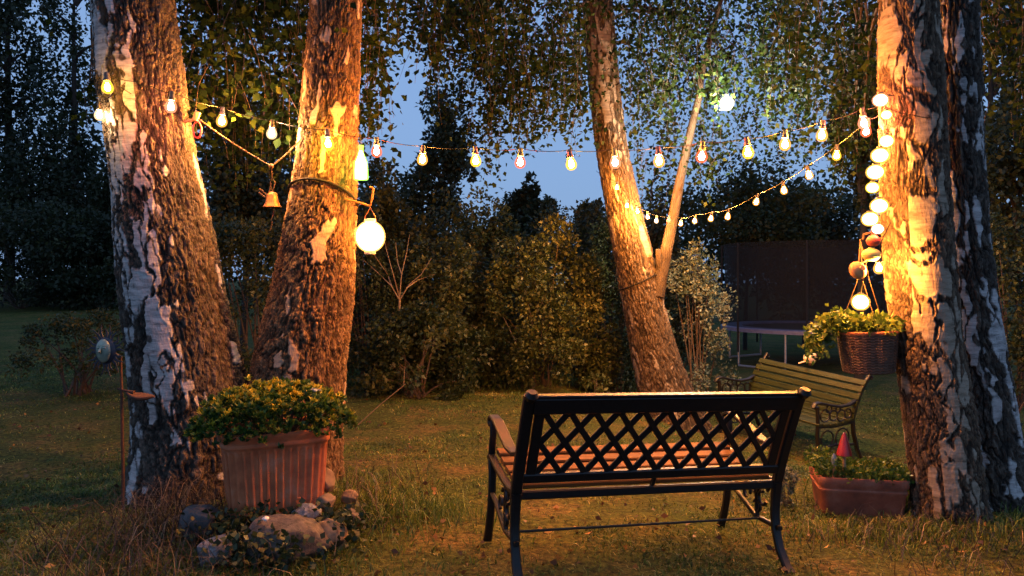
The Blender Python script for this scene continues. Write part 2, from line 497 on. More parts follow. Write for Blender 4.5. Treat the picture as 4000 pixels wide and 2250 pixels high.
def seg(a, b, n): return np.linspace(a, b, n, endpoint=False)
gx = np.concatenate([seg(-160, -30, 14), seg(-30, -8, 45), seg(-8, 8, 230), seg(8, 30, 45), np.linspace(30, 160, 14)])
gy = np.concatenate([seg(-60, -2, 20), seg(-2, 2, 20), seg(2, 12, 170), seg(12, 40, 70), np.linspace(40, 220, 20)])
XX, YY = np.meshgrid(gx, gy)
ZZ = gz(XX, YY)
nx, ny = len(gx), len(gy)
ii = (np.arange(ny - 1)[:, None] * nx + np.arange(nx - 1)[None, :]).ravel()
ground_me = np_mesh('ground', np.stack([XX.ravel(), YY.ravel(), ZZ.ravel()], 1), np.stack([ii, ii + 1, ii + nx + 1, ii + nx], 1))
gm, n_, l_, b_ = nodes('lawn_soil_and_moss')
tc = n_.new('ShaderNodeTexCoord')
t1 = n_.new('ShaderNodeTexNoise'); t1.inputs['Scale'].default_value = 1.7; t1.inputs['Detail'].default_value = 8; t1.inputs['Roughness'].default_value = 0.7
t2 = n_.new('ShaderNodeTexNoise'); t2.inputs['Scale'].default_value = 30; t2.inputs['Detail'].default_value = 6; t2.inputs['Roughness'].default_value = 0.75
l_.new(tc.outputs['Object'], t1.inputs[0]); l_.new(tc.outputs['Object'], t2.inputs[0])
ra = ramp(n_, [(0.30, (0.034, 0.066, 0.013)), (0.50, (0.085, 0.095, 0.022)), (0.66, (0.16, 0.115, 0.04))])
rb = ramp(n_, [(0.36, (0.12, 0.13, 0.13)), (0.50, (0.62, 0.62, 0.6)), (0.66, (1.35, 1.25, 1.05))])
mx_ = n_.new('ShaderNodeMix'); mx_.data_type = 'RGBA'; mx_.blend_type = 'MULTIPLY'; mx_.inputs[0].default_value = 1
l_.new(t1.outputs[0], ra.inputs[0]); l_.new(t2.outputs[0], rb.inputs[0]); l_.new(ra.outputs[0], mx_.inputs[6]); l_.new(rb.outputs[0], mx_.inputs[7])
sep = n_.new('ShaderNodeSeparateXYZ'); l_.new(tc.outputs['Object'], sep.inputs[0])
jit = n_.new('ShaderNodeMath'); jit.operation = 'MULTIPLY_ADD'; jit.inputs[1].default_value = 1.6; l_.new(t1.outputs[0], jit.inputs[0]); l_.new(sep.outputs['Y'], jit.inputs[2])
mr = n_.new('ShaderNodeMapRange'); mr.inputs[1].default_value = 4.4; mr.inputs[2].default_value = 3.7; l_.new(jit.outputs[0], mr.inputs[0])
litter_dim = n_.new('ShaderNodeMix'); litter_dim.data_type = 'RGBA'; litter_dim.inputs[7].default_value = (0.030, 0.022, 0.015, 1)  # brown litter near the camera, also painting the dim foreground into the soil colour
l_.new(mr.outputs[0], litter_dim.inputs[0]); l_.new(mx_.outputs[2], litter_dim.inputs[6])
l_.new(litter_dim.outputs[2], b_.inputs['Base Color'])
b_.inputs['Roughness'].default_value = 0.95; b_.inputs['Specular IOR Level'].default_value = 0.1
bu_ = n_.new('ShaderNodeBump'); bu_.inputs['Distance'].default_value = 0.03; bu_.inputs['Strength'].default_value = 0.8
l_.new(t2.outputs[0], bu_.inputs['Height']); l_.new(bu_.outputs[0], b_.inputs['Normal'])
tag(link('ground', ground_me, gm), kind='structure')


# ------------------------------------------------------------------ foliage helpers
def unit(v): return v / np.maximum(np.linalg.norm(v, axis=1, keepdims=True), 1e-9)


def leaves(name, P, A, size, mat, parent, wr=0.62, fold=0.12, tint=None, g=rng):
    """one diamond leaf per point P along axis A"""
    N = len(P)
    A = unit(A)
    s = unit(np.cross(A, unit(g.normal(size=(N, 3)))))
    nn = np.cross(A, s)
    L = np.asarray(size).reshape(-1, 1) * np.ones((N, 1))
    w = L * wr * 0.5
    V = np.empty((N, 4, 3))
    V[:, 0] = P
    V[:, 1] = P + A * L * 0.42 + s * w + nn * L * fold
    V[:, 2] = P + A * L
    V[:, 3] = P + A * L * 0.42 - s * w + nn * L * fold
    t = g.random(N) if tint is None else tint
    me = np_mesh(name, V.reshape(-1, 3), np.arange(4 * N).reshape(N, 4), {'tint': np.repeat(t, 4)})
    return link(name, me, mat, parent, smooth=False)


def strands(px, py, d, wpx, hpx, wd, n, L=(0.3, 0.9), step=0.032, g=rng):
    """hanging birch twigs: start points in a pixel window at distance d, each with leaves down its length"""
    P, A, T = [], [], []
    for k in range(n):
        q = W(px + (g.random() - 0.5) * wpx, py + (g.random() - 0.5) * hpx, d + (g.random() - 0.5) * wd)
        p = np.array(q)
        ln = g.uniform(*L)
        dr = np.array([g.normal() * 0.35, g.normal() * 0.35, -0.55])
        path = [p.copy()]
        m = max(3, int(ln / step))
        for j in range(m):
            dr = dr * 0.9 + np.array([g.normal() * 0.05, g.normal() * 0.05, -0.10])
            u = dr / np.linalg.norm(dr)
            p = p + u * step
            path.append(p.copy())
            a = np.array([g.normal() * 0.9, g.normal() * 0.9, -0.45 + g.normal() * 0.6])
            P.append(p + g.normal(size=3) * 0.045); A.append(a)
        T.append(path)
    return P, A, T


def twig_mesh(name, T, mat, parent, r0=0.003):
    b = MB()
    for path in T:
        pp = path[::5] if len(path) > 10 else path[::3]
        if len(pp) < 2: continue
        b.tube(pp, np.linspace(r0, r0 * 0.4, len(pp)), 3, cap=False)
    me = bpy.data.meshes.new(name)
    me.from_pydata(b.v, [], b.f)
    return link(name, me, mat, parent)


def cloud(cx, cy, cz, rx, ry, rz, clumps, n, size, spread=0.3, shell=0.55, g=rng, skirt=False):
    """leaf points of a bush or crown: clumps scattered through an ellipsoid, leaves scattered through each clump"""
    u = unit(g.normal(size=(clumps, 3))) * (shell + (1 - shell) * g.random((clumps, 1)))
    C = u * np.array([rx, ry, rz]) * (0.62 + 0.58 * g.random((clumps, 1)))
    if skirt:                                           # a bush: leafy right down to the ground, ragged top
        zz_, az_ = g.uniform(-1, 0.95, clumps), g.random(clumps) * 2 * PI
        rr_ = (0.45 + 0.55 * np.sqrt(g.random(clumps))) * (1 - 0.65 * np.clip(zz_, 0, 1) ** 2) * (0.8 + 0.3 * g.random(clumps))
        C = np.stack([rx * rr_ * np.cos(az_), ry * rr_ * np.sin(az_), rz * zz_ * (0.82 + 0.25 * g.random(clumps))], 1)
    k = g.integers(0, clumps, n)
    sc = (0.6 + 0.8 * g.random(clumps))[k][:, None] * spread
    off = unit(g.normal(size=(n, 3))) * np.cbrt(g.random((n, 1))) * np.array([rx, ry, rz]) * sc
    P = C[k] + off + np.array([cx, cy, cz])
    A = unit(off + 1e-4) * 0.6 + g.normal(size=(n, 3)) * 0.6 + np.array([0, 0, -0.15])
    tk = g.random(clumps)[k]
    t = np.clip(0.55 * tk + 0.45 * g.random(n), 0, 1)
    return P, A, size * (0.7 + 0.6 * g.random(n)), t, C + np.array([cx, cy, cz])


def bez(a, b, sag, n=9):
    a, b = Vector(a), Vector(b)
    return [a.lerp(b, t) + Vector((0, 0, sag * 4 * t * (1 - t))) for t in np.linspace(0, 1, n)]


# ------------------------------------------------------------------ birch trunks
def trunk_mesh(name, specs, d, mat, parent, style, seed, top=6.2, nseg=190, dv=0.0065, dlean=0.0, flare=0.0):
    sp = sorted(specs)                                   # (py, left px, right px), top to bottom
    z = np.array([EYE - (p[0] - HOR) / F * d for p in sp])[::-1]
    cx = np.array([((p[1] + p[2]) / 2 - 1288) / F * d for p in sp])[::-1]
    rr = np.array([(p[2] - p[1]) / 2 / F * d for p in sp])[::-1]
    gb = g1(cx[0], d) - 0.12
    zt_ = EYE + 0.37 * d
    zz = np.concatenate([np.arange(gb, zt_, dv), np.arange(zt_, top, 0.03)])
    C = np.interp(zz, z, cx); Rr = np.interp(zz, z, rr)
    slope = (cx[-1] - cx[-2]) / (z[-1] - z[-2])
    up = zz > z[-1]
    C[up] = cx[-1] + slope * 0.6 * (zz[up] - z[-1]); Rr[up] = rr[-1] * np.clip(1 - 0.13 * (zz[up] - z[-1]), 0.25, 1)
    dn = zz < z[0]
    sl0 = (cx[1] - cx[0]) / (z[1] - z[0])
    C[dn] = cx[0] + sl0 * (zz[dn] - z[0])
    ker = np.ones(21) / 21
    sm = lambda a: np.convolve(np.pad(a, 10, mode='edge'), ker, 'valid')
    C, Rr = sm(C), sm(Rr)
    Rr = Rr * (1 + flare * np.exp(-(zz - gb - 0.12) / 0.14))
    th = np.linspace(0, 2 * PI, nseg, endpoint=False)
    T, Z = np.meshgrid(th, zz)
    RR = np.repeat(Rr[:, None], nseg, 1); CC = np.repeat(C[:, None], nseg, 1)
    rm = Rr.mean()
    Q = np.stack([(np.cos(T) * rm).ravel(), (np.sin(T) * rm).ravel(), Z.ravel()], 1)
    wob = (fbm(Q * np.array([5, 5, 1.6]) + 9, seed + 3, 3) - 0.5)
    warp = np.stack([fbm(Q * 7 + 3, seed + 1, 3), fbm(Q * 7 + 77, seed + 2, 3), fbm(Q * 5 + 177, seed + 4, 3)], 1) - 0.5
    # plates and furrows
    fx, fz = style['plate']
    Qp = (Q + warp * style['warp']) * np.array([fx, fx, fz])
    d1, d2 = voro(Qp + 100, seed)
    e = d2 - d1
    Qs = (Q + warp * 0.05) * np.array([fx * 2.3, fx * 2.3, fz * 2.0])
    s1, s2 = voro(Qs + 300, seed + 31)
    es = s2 - s1
    Qr = Q + warp * np.array([0.05, 0.05, 0.22])
    ra_ = np.abs(fbm(Qr * np.array([fx * 0.8, fx * 0.8, fz * 0.55]) + 31, seed + 71, 3) - 0.5) * 2
    rb_ = np.abs(fbm(Qr * np.array([fx * 1.9, fx * 1.9, fz * 1.1]) + 61, seed + 81, 3) - 0.5) * 2
    crack = sst(ra_, 0.0, 0.13) * (0.30 + 0.70 * sst(rb_, 0.0, 0.15)) * (0.5 + 0.5 * sst(e, 0.02, style.get('cw', 0.28))) * (0.75 + 0.25 * sst(es, 0.02, 0.22))
    fine = fbm(Q * np.array([45, 45, 16]) + 11, seed + 41, 3)
    # smooth papery patches
    zc, cc = Q[:, 2], np.cos(T).ravel()
    patch = np.zeros(len(Q)); rim = np.zeros(len(Q))
    jag = np.stack([fbm(Q * np.array([26, 26, 9]) + 7, seed + 91, 3), fbm(Q * np.array([26, 26, 9]) + 57, seed + 92, 3), fbm(Q * np.array([20, 20, 12]) + 97, seed + 93, 3)], 1) - 0.5
    for m_, (cfx, cfz, prob) in enumerate(style['patches']):
        ce, ci = vcell((Q + warp * np.array([0.10, 0.10, 0.16]) + jag * np.array([0.045, 0.045, 0.10])) * np.array([cfx, cfx, cfz]) + 200, seed + 100 + 20 * m_)
        on = ci < prob(zc, cc)
        pk = np.where(on, sst(ce, 0.07, 0.15) * sst(fbm(Q * np.array([30, 30, 9]) + 400, seed + 95, 3) + 0.9 * ce, 0.42, 0.56), 0)
        rim = np.maximum(rim, np.where(on, np.exp(-((ce - 0.10) / 0.05) ** 2), 0) * (1 - patch))
        patch = np.maximum(patch, pk)
    rough_h = style['amp'] * (crack - 0.55) + 0.35 * style['amp'] * (fine - 0.5)
    patch_h = style['amp'] * 0.15 + 0.004 * (fine - 0.5)
    h = rough_h * (1 - patch) + patch_h * patch + 0.2 * style['amp'] * rim * patch + 0.035 * wob * (rm / 0.25)
    knot = sst(fbm(Q * np.array([11, 11, 9]) + 900, seed + 61, 2), 0.76, 0.80)
    pv = patch * (1 - 0.9 * knot) * sst(fine, 0.12, 0.3)
    cv = np.clip(crack * (0.55 + 0.8 * fine) * (1 - 0.75 * rim * (1 - patch)), 0, 1)
    rad = RR.ravel() + h
    yy = d + dlean * (Z - 1.0)
    V = np.stack([CC.ravel() + np.cos(T).ravel() * rad, yy.ravel() + np.sin(T).ravel() * rad, Z.ravel()], 1)
    nz = len(zz)
    ri = np.arange(nz - 1)[:, None] * nseg
    a = ri + np.arange(nseg)[None, :]
    b = ri + (np.arange(nseg)[None, :] + 1) % nseg
    fq = np.stack([a.ravel(), b.ravel(), (b + nseg).ravel(), (a + nseg).ravel()], 1)
    me = np_mesh(name, V, fq, {'crack': cv, 'patch': pv})
    o = link(name, me, mat, parent)
    return o, (zz, C, Rr, d, dlean)


def axis_at(info, z):
    zz, C, Rr, d, dl = info
    return Vector((float(np.interp(z, zz, C)), d + dl * (z - 1.0), z)), float(np.interp(z, zz, Rr))


def crown(root, info, zones, nlimb, seed, limb_mat, leaf=0.060, mat=None, zmin=3.2):
    g = np.random.default_rng(seed)
    P, A, T = [], [], []
    limbs = MB()
    for zn in zones:
        p, a, t = strands(*zn[:7], L=zn[7], g=g)
        P += p; A += a; T += t
        for k in range(nlimb):                          # limbs that carry the twigs
            e = W(zn[0] + (g.random() - 0.5) * zn[3] * 0.7, zn[1] - zn[4] * 0.25 + (g.random() - 0.5) * zn[4] * 0.5, zn[2] + (g.random() - 0.5) * zn[5] * 0.5)
            s, r_ = axis_at(info, min(5.9, max(zmin, e.z + 0.5 + g.random() * 0.8)))
            pts = bez(s, e, 0.25 + 0.3 * g.random(), 10)
            pts = [q + Vector((g.normal() * 0.03, g.normal() * 0.03, g.normal() * 0.03)) if 0 < i < 9 else q for i, q in enumerate(pts)]
            limbs.tube(pts, np.linspace(0.022, 0.005, 10), 5)
    P = np.array(P); A = np.array(A)
    leaves('crown', P, A, leaf * (0.7 + 0.6 * g.random(len(P))), mat or M['birchleaf'], root, 0.72, 0.10, g=g)
    twig_mesh('twig_spray', T, M['twig'], root)
    limbs.build('limbs', M['twig'], root)


stA = dict(plate=(27, 9.0), warp=0.06, amp=0.026, cw=0.32, patches=[
    (7.5, 2.6, lambda z, c: (0.12 + 0.48 * sst(z, 1.5, 2.5)) * (1 - sst(c, 0.15, 0.45))),
    (19, 3.4, lambda z, c: (0.50 - 0.16 * sst(z, 1.8, 2.6)) * (1 - 0.85 * sst(c, 0.25, 0.6)))])
stB = dict(plate=(31, 11), warp=0.06, amp=0.021, cw=0.36, patches=[
    (9, 3.0, lambda z, c: 0.06 + 0.14 * sst(z, 1.9, 2.6)), (20, 4.5, lambda z, c: 0.10 + 0 * z)])
stC = dict(plate=(26, 7.0), warp=0.06, amp=0.022, cw=0.34, patches=[
    (9, 2.6, lambda z, c: 0.05 + 0.38 * sst(z, 2.2, 3.6)), (20, 3.2, lambda z, c: 0.16 + 0 * z)])
stD = dict(plate=(33, 11), warp=0.05, amp=0.018, cw=0.36, patches=[
    (7.2, 3.8, lambda z, c: (0.16 + 0.62 * sst(z, 0.55, 1.5)) * (1 - 0.8 * sst(c, 0.3, 0.6)) * (1 - 0.55 * sst(-c, 0.45, 0.8))),
    (19, 4.2, lambda z, c: 0.28 * (1 - 0.5 * sst(c, 0.4, 0.7)))])
stE = dict(plate=(27, 8.0), warp=0.06, amp=0.026, cw=0.32, patches=[
    (10, 2.4, lambda z, c: 0.16 + 0 * z), (22, 3.0, lambda z, c: 0.36 + 0 * z)])

tA = thing('birch_tree', 'thick birch leaning left with blue-white bark patches behind the sun ornament', 'tree', group='birch trees of the garden')
trA, inA = trunk_mesh('trunk', [(0, 245, 428), (100, 250, 442), (200, 257, 458), (300, 270, 470), (400, 284, 486), (500, 293, 508), (600, 299, 532), (700, 308, 552), (800, 322, 575), (900, 334, 598), (1000, 343, 622), (1100, 348, 642), (1200, 345, 660)], 5.0, M['barkA'], tA, stA, 3, flare=0.12, nseg=330)
tB = thing('birch_tree', 'rough brown birch trunk lit orange beside the glowing round lantern', 'tree', group='birch trees of the garden')
trB, inB = trunk_mesh('trunk', [(0, 785, 908), (100, 775, 905), (200, 764, 903), (300, 756, 899), (400, 745, 897), (500, 730, 893), (600, 710, 891), (700, 690, 888), (800, 665, 882), (900, 640, 870), (1000, 628, 864), (1100, 622, 858), (1200, 620, 855)], 5.15, M['barkB'], tB, stB, 8, flare=0.08, nseg=290)
tC = thing('birch_tree', 'slender birch leaning left behind the black bench with a thin forked side stem', 'tree', group='birch trees of the garden')
trC, inC = trunk_mesh('trunk', [(0, 1466, 1541), (100, 1471, 1547), (200, 1479, 1557), (300, 1490, 1569), (400, 1502, 1583), (500, 1521, 1606), (600, 1540, 1631), (700, 1556, 1655), (800, 1574, 1680), (900, 1590, 1710), (985, 1606, 1745), (1040, 1612, 1770)], 9.3, M['barkC'], tC, stC, 14, dv=0.011, flare=0.1, nseg=220)
tD = thing('birch_tree', 'birch at the right with big orange-lit papery patches beside the glowing lampions', 'tree', group='birch trees of the garden')
trD, inD = trunk_mesh('trunk', [(0, 2220, 2352), (100, 2216, 2358), (200, 2214, 2366), (300, 2220, 2372), (400, 2223, 2378), (550, 2224, 2388), (700, 2231, 2397), (800, 2245, 2405), (900, 2261, 2420), (1000, 2274, 2436), (1100, 2285, 2450), (1200, 2299, 2462), (1300, 2312, 2470)], 4.5, M['barkD'], tD, stD, 23, flare=0.15, nseg=290)
tE = thing('birch_tree', 'dark birch at the right edge with thin blue-white bark streaks, twin of the orange-lit one', 'tree', group='birch trees of the garden')
trE, inE = trunk_mesh('trunk', [(0, 2336, 2452), (200, 2346, 2460), (400, 2352, 2466), (600, 2362, 2480), (800, 2376, 2506), (1000, 2390, 2542), (1200, 2405, 2574), (1320, 2410, 2600)], 4.78, M['barkA'], tE, stE, 37, flare=0.1, nseg=260)

# thin side stem of the leaning birch
sb = MB()
ss = [(1652, 745, 40), (1661, 700, 34), (1673, 645, 31), (1678, 620, 29), (1693, 550, 26), (1704, 490, 25), (1711, 450, 23), (1729, 370, 21), (1736, 335, 20), (1757, 250, 17), (1765, 190, 15), (1783, 110, 13), (1814, 0, 11), (1850, -160, 10), (1900, -330, 6)]
sb.tube([W(x, y, 9.2) for x, y, w in ss], [w / 2 / F * 9.2 for x, y, w in ss], 14)
sb.tube([W(1664, 690, 9.2), W(1657, 652, 9.15), W(1655, 628, 9.12)], [0.05, 0.04, 0.025], 8)
me_ = sb.build('side_stem', M['barkC'], tC)
for key, v_ in (('crack', 0.32), ('patch', 0.0)):
    a_ = me_.data.attributes.new(key, 'FLOAT', 'POINT')
    co = np.array([v.co[:] for v in me_.data.vertices])
    a_.data.foreach_set('value', np.clip(v_ + 0.9 * (fbm(co * np.array([8, 8, 12.]) + 60, 5, 3) - 0.5), 0, 1).astype(np.float32))

crown(tA, inA, [
    (600, 10, 6.2, 330, 420, 2.2, 240, (0.3, 0.8)), (560, -180, 6.2, 600, 260, 2.0, 110, (0.3, 0.8)),
    (640, 230, 6.9, 300, 260, 1.6, 110, (0.25, 0.6)), (350, -220, 6.0, 500, 200, 1.6, 60, (0.3, 0.7)), (230, 210, 5.9, 60, 60, 0.4, 5, (0.2, 0.35))], 4, 101, M['twig'])
crown(tB, inB, [
    (932, -40, 6.2, 80, 300, 0.9, 40, (0.4, 1.1)), (930, 130, 6.3, 60, 240, 0.6, 20, (0.3, 0.7)), (700, -120, 5.9, 420, 260, 1.6, 70, (0.3, 0.8)),
    (1120, -90, 7.6, 300, 240, 1.8, 130, (0.3, 0.8)), (1140, 40, 8.0, 160, 180, 1.2, 46, (0.25, 0.6))], 4, 202, M['twig'])
crown(tC, inC, [
    (1290, -10, 8.4, 380, 300, 1.8, 270, (0.3, 0.9)), (1340, 140, 8.6, 260, 180, 1.6, 110, (0.3, 0.8)), (1400, 240, 8.7, 220, 120, 1.0, 40, (0.2, 0.5)),
    (1235, 200, 9.2, 130, 240, 1.0, 60, (0.3, 0.8)),
    (1640, 20, 9.4, 200, 380, 2.0, 200, (0.3, 0.9)), (1860, 0, 9.6, 320, 320, 2.2, 260, (0.3, 0.9)), (1700, 280, 9.9, 240, 260, 1.4, 85, (0.3, 0.7)), (1900, 250, 10.2, 260, 200, 1.4, 70, (0.3, 0.6))], 4, 303, M['twig'])
crown(tD, inD, [
    (2080, -60, 7.4, 280, 320, 2.0, 170, (0.3, 0.8)), (2130, 140, 7.8, 160, 260, 1.2, 80, (0.3, 0.7)), (2020, 220, 8.2, 200, 200, 1.2, 40, (0.2, 0.5)), (2150, 330, 8.0, 110, 140, 0.8, 30, (0.2, 0.5))], 4, 404, M['twig'])
crown(tE, inE, [
    (2530, -60, 6.4, 160, 240, 1.8, 50, (0.3, 0.8)), (2560, 160, 7.0, 160, 260, 1.4, 30, (0.3, 0.6)), (2700, 0, 6.4, 220, 500, 1.6, 60, (0.3, 0.7))], 3, 505, M['twig'])


# ------------------------------------------------------------------ trees, bushes and woods behind
def bg_tree(label, px, top, bot, wpx, d, n, size, mat, seed, group, clumps=40, spread=0.28, name='broadleaf_tree', trunk_px=None, taper=1.0):
    g = np.random.default_rng(seed)
    t, b = W(px, top, d), W(px, bot, d)
    cz, rz = (t.z + b.z) / 2, (t.z - b.z) / 2
    rx = wpx / 2 / F * d
    gr = g1(t.x, d)
    root = thing(name, label, 'tree', (0, 0, 0), group=group)
    P, A, s, tn, C = cloud(t.x, d, cz, rx, rx * 0.8, rz, clumps, n, size, spread, 0.35, g)
    if taper != 1.0:
        f = 1 - (1 - taper) * np.clip((P[:, 2] - b.z) / (2 * rz), 0, 1)
        P[:, 0] = t.x + (P[:, 0] - t.x) * f; P[:, 1] = d + (P[:, 1] - d) * f
    leaves('crown', P, A, s, mat, root, 0.65, 0.12, tn, g)
    tk = MB()
    tr = max(0.06, 0.013 * (t.z - gr))
    top_ = Vector((t.x, d, cz + rz * 0.4))
    tk.tube([Vector((t.x + 0.06 * math.sin(3 * u + seed), d, gr - 0.2 + (top_.z - gr + 0.2) * u)) for u in np.linspace(0, 1, 9)], np.linspace(tr, tr * 0.25, 9), 10)
    for k in range(min(14, len(C))):
        z0 = max(gr + 0.6, min(top_.z, C[k][2] - 0.5))
        e = Vector(C[k])
        if taper != 1.0:
            f = 1 - (1 - taper) * min(1, max(0, (e.z - b.z) / (2 * rz)))
            e = Vector((t.x + (e.x - t.x) * f, d + (e.y - d) * f, e.z))
        tk.tube(bez((t.x, d, z0), e, 0.15, 6), np.linspace(tr * 0.4, tr * 0.08, 6), 5)
    tk.build('trunk', M['barkdark'], root)
    return root


def bush(label, px, top, bot, wpx, d, n, size, mat, seed, group=None, clumps=40, spread=0.26, ry=None, name='shrub'):
    g = np.random.default_rng(seed)
    t = W(px, top, d)
    gr = g1(t.x, d)
    b = EYE - (bot - HOR) / F * d
    b = max(gr, b)
    cz, rz = (t.z + b) / 2, (t.z - b) / 2 + 0.02
    rx = wpx / 2 / F * d
    root = thing(name, label, 'shrub', (0, 0, 0), group=group)
    P, A, s, tn, C = cloud(t.x, d, cz, rx, ry or rx * 0.8, rz, clumps, n, size, spread, 0.45, g, True)
    P[:, 2] = np.maximum(P[:, 2], gr + 0.01)
    leaves('foliage', P, A, s, mat, root, 0.6, 0.12, tn, g)
    st = MB()
    for k in range(min(16, len(C))):
        st.tube(bez((t.x + g.normal() * 0.08, d + g.normal() * 0.08, gr - 0.05), Vector(C[k]), 0.1, 7), np.linspace(min(0.016, rx * 0.035), 0.003 * min(1, rx), 7), 4)
    st.build('stems', M['twig'], root)
    return root


LW = 'dark trees at the far edge of the lawn'
bg_tree('tall dark tree at the left edge of the photo, nearest the corner', 20, -350, 700, 330, 28, 10000, 0.17, M['darkleaf'], 1, LW, 60, 0.2)
bg_tree('dark airy tree showing blue sky specks left of the patched birch', 190, -260, 640, 280, 27, 5500, 0.15, M['darkleaf'], 2, LW, 46, 0.17)
bg_tree('low dark tree between the leftmost tree and the patched birch', 110, 300, 760, 330, 26.5, 9500, 0.15, M['darkleaf'], 3, LW, 60, 0.22)
bg_tree('low dark tree whose crown meets the left side of the patched birch', 290, 370, 770, 300, 26, 8000, 0.15, M['darkleaf'], 4, LW, 50, 0.22)
bg_tree('dark tree between the two left birch trunks behind the bell', 620, 80, 800, 330, 12.5, 11000, 0.085, M['darkleaf'], 5, None, 60, 0.22)
bg_tree('blue-green airy tree standing alone against the sky in the centre', 1110, 200, 660, 250, 17.5, 9000, 0.10, M['darkleaf'], 6, None, 60, 0.2, taper=0.7)
bg_tree('small dark tree with pointed top left of the leaning slender birch', 1350, 410, 700, 230, 18, 7000, 0.11, M['darkleaf'], 7, None, 40, 0.22, taper=0.5)
bg_tree('small dark tree partly hidden behind the leaning slender birch', 1490, 480, 720, 150, 19, 4000, 0.11, M['darkleaf'], 8, None, 36, 0.22, taper=0.6)
bg_tree('bushy tree with red-tinged leaves by the glowing bottle light', 975, 400, 800, 190, 11.5, 6000, 0.07, M['hedgeleaf'], 9, None, 40, 0.22)
bg_tree('low tree with dark gaps below the centre string of lights', 1190, 520, 800, 240, 14.5, 6500, 0.09, M['hedgeleaf'], 10, None, 46, 0.22)
bg_tree('tree filling the space above the trampoline behind the thin stem', 1880, 390, 740, 480, 19.5, 11000, 0.115, M['hedgeleaf'], 11, None, 70, 0.19)
bg_tree('tall dark narrow tree just left of the orange-lit papery birch', 2165, -80, 650, 170, 12.5, 8000, 0.08, M['darkleaf'], 12, None, 50, 0.2)
bg_tree('dark tree rising behind the trampoline net', 2020, 380, 860, 420, 21.0, 9000, 0.13, M['darkleaf'], 13, None, 60, 0.22)
bg_tree('dark tree behind the twin birches at the right edge', 2560, 150, 880, 330, 11, 9500, 0.08, M['darkleaf'], 14, None, 60, 0.22)
bg_tree('dark tree at the right edge standing farther back with blue sky through it', 2500, -160, 480, 260, 15, 4200, 0.10, M['darkleaf'], 15, None, 40, 0.18)
bg_tree('dark tree beyond the leaning slender birch with its crown under the lights', 1640, 470, 860, 220, 15.5, 6500, 0.09, M['darkleaf'], 16, None, 44, 0.22)

bush('wide olive hedge bush in the centre behind the black bench', 1370, 575, 990, 330, 9.9, 17000, 0.052, M['oliveleaf'], 21, None, 110, 0.2)
bush('dark green hedge bush left of the wide olive one', 1110, 600, 985, 300, 9.9, 13000, 0.062, M['hedgeleaf'], 22, None, 80, 0.2)
bush('dark hedge bush hugging the right side of the orange-lit trunk', 935, 540, 985, 220, 9.7, 9000, 0.045, M['hedgeleaf'], 23, None, 60, 0.2)
bush('low leafy bush at the foot of the hedge in the centre', 1060, 770, 992, 300, 9.1, 7500, 0.060, M['hedgeleaf'], 24, None, 60, 0.22)
bush('dark bush against the left side of the leaning slender birch', 1540, 560, 990, 170, 10.3, 9000, 0.045, M['hedgeleaf'], 25, None, 60, 0.22)
bush('tall dark hedge filling the back between the lantern and the wide olive bush', 1180, 520, 960, 330, 12.0, 12000, 0.07, M['hedgeleaf'], 33, None, 90, 0.2)
bush('tall dark hedge behind the wide olive bush', 1430, 530, 960, 340, 12.3, 12000, 0.065, M['darkleaf'], 34, None, 90, 0.2)
bush('tall dark hedge behind the globe lantern', 930, 500, 960, 280, 12.2, 10000, 0.07, M['darkleaf'], 35, None, 80, 0.2)
bush('dark low hedge at the back between the leaning birch and the trampoline', 1700, 640, 930, 170, 13.0, 7000, 0.07, M['darkleaf'], 36, None, 80, 0.2)
bush('dark bush filling the gap between the two left birch trunks', 640, 540, 1000, 330, 8.8, 12000, 0.05, M['hedgeleaf'], 26, None, 80, 0.2)
bush('pale-leaved variegated shrub right of the leaning slender birch', 1752, 630, 975, 180, 10.2, 4200, 0.042, M['paleleaf'], 27, None, 44, 0.2)
bush('small variegated plant beside the right leg of the black bench', 1982, 1190, 1300, 52, 4.75, 800, 0.022, M['paleleaf'], 28, None, 14, 0.3)
bush('long dark hedge at the far edge of the lawn in the left corner', 60, 520, 770, 420, 24, 10000, 0.13, M['darkleaf'], 37, None, 90, 0.2)
bush('dark hedge at the far edge of the lawn close to the patched birch', 260, 540, 770, 330, 24.5, 8000, 0.13, M['darkleaf'], 38, None, 80, 0.2)
bush('low dark bush on the lawn beside the sun ornament', 200, 790, 930, 300, 9.2, 4200, 0.04, M['hedgeleaf'], 30, None, 60, 0.2)
bush('dark bush behind the twin birches at the right edge', 2545, 560, 960, 240, 8.6, 7000, 0.05, M['hedgeleaf'], 31, None, 60, 0.22)
bush('leafy sprig plant standing at the hedge foot left of the leaning birch', 1500, 945, 1000, 70, 9.2, 220, 0.06, M['oliveleaf'], 32, None, 12, 0.3)

g_ = np.random.default_rng(77)
Pw, Aw, sw, tw = [], [], [], []
for k in range(34):
    x = -34 + 68 * (k + g_.random()) / 34
    y = 31 + g_.random() * 5
    hgt = 3.2 + 2.4 * g_.random() + (2.2 if x < -6 else 0) + (1.6 if x > 8 else 0)
    base = g1(x, y)
    p, a, s, t, _ = cloud(x, y, base + hgt / 2, 2.3, 1.8, hgt / 2, 30, 1500, 0.24, 0.3, 0.3, g_)
    Pw.append(p); Aw.append(a); sw.append(s); tw.append(t)
fw = leaves('far_woods', np.concatenate(Pw), np.concatenate(Aw), np.concatenate(sw), M['darkleaf'], None, 0.7, 0.12, np.concatenate(tw), g_)
tag(fw, kind='stuff')

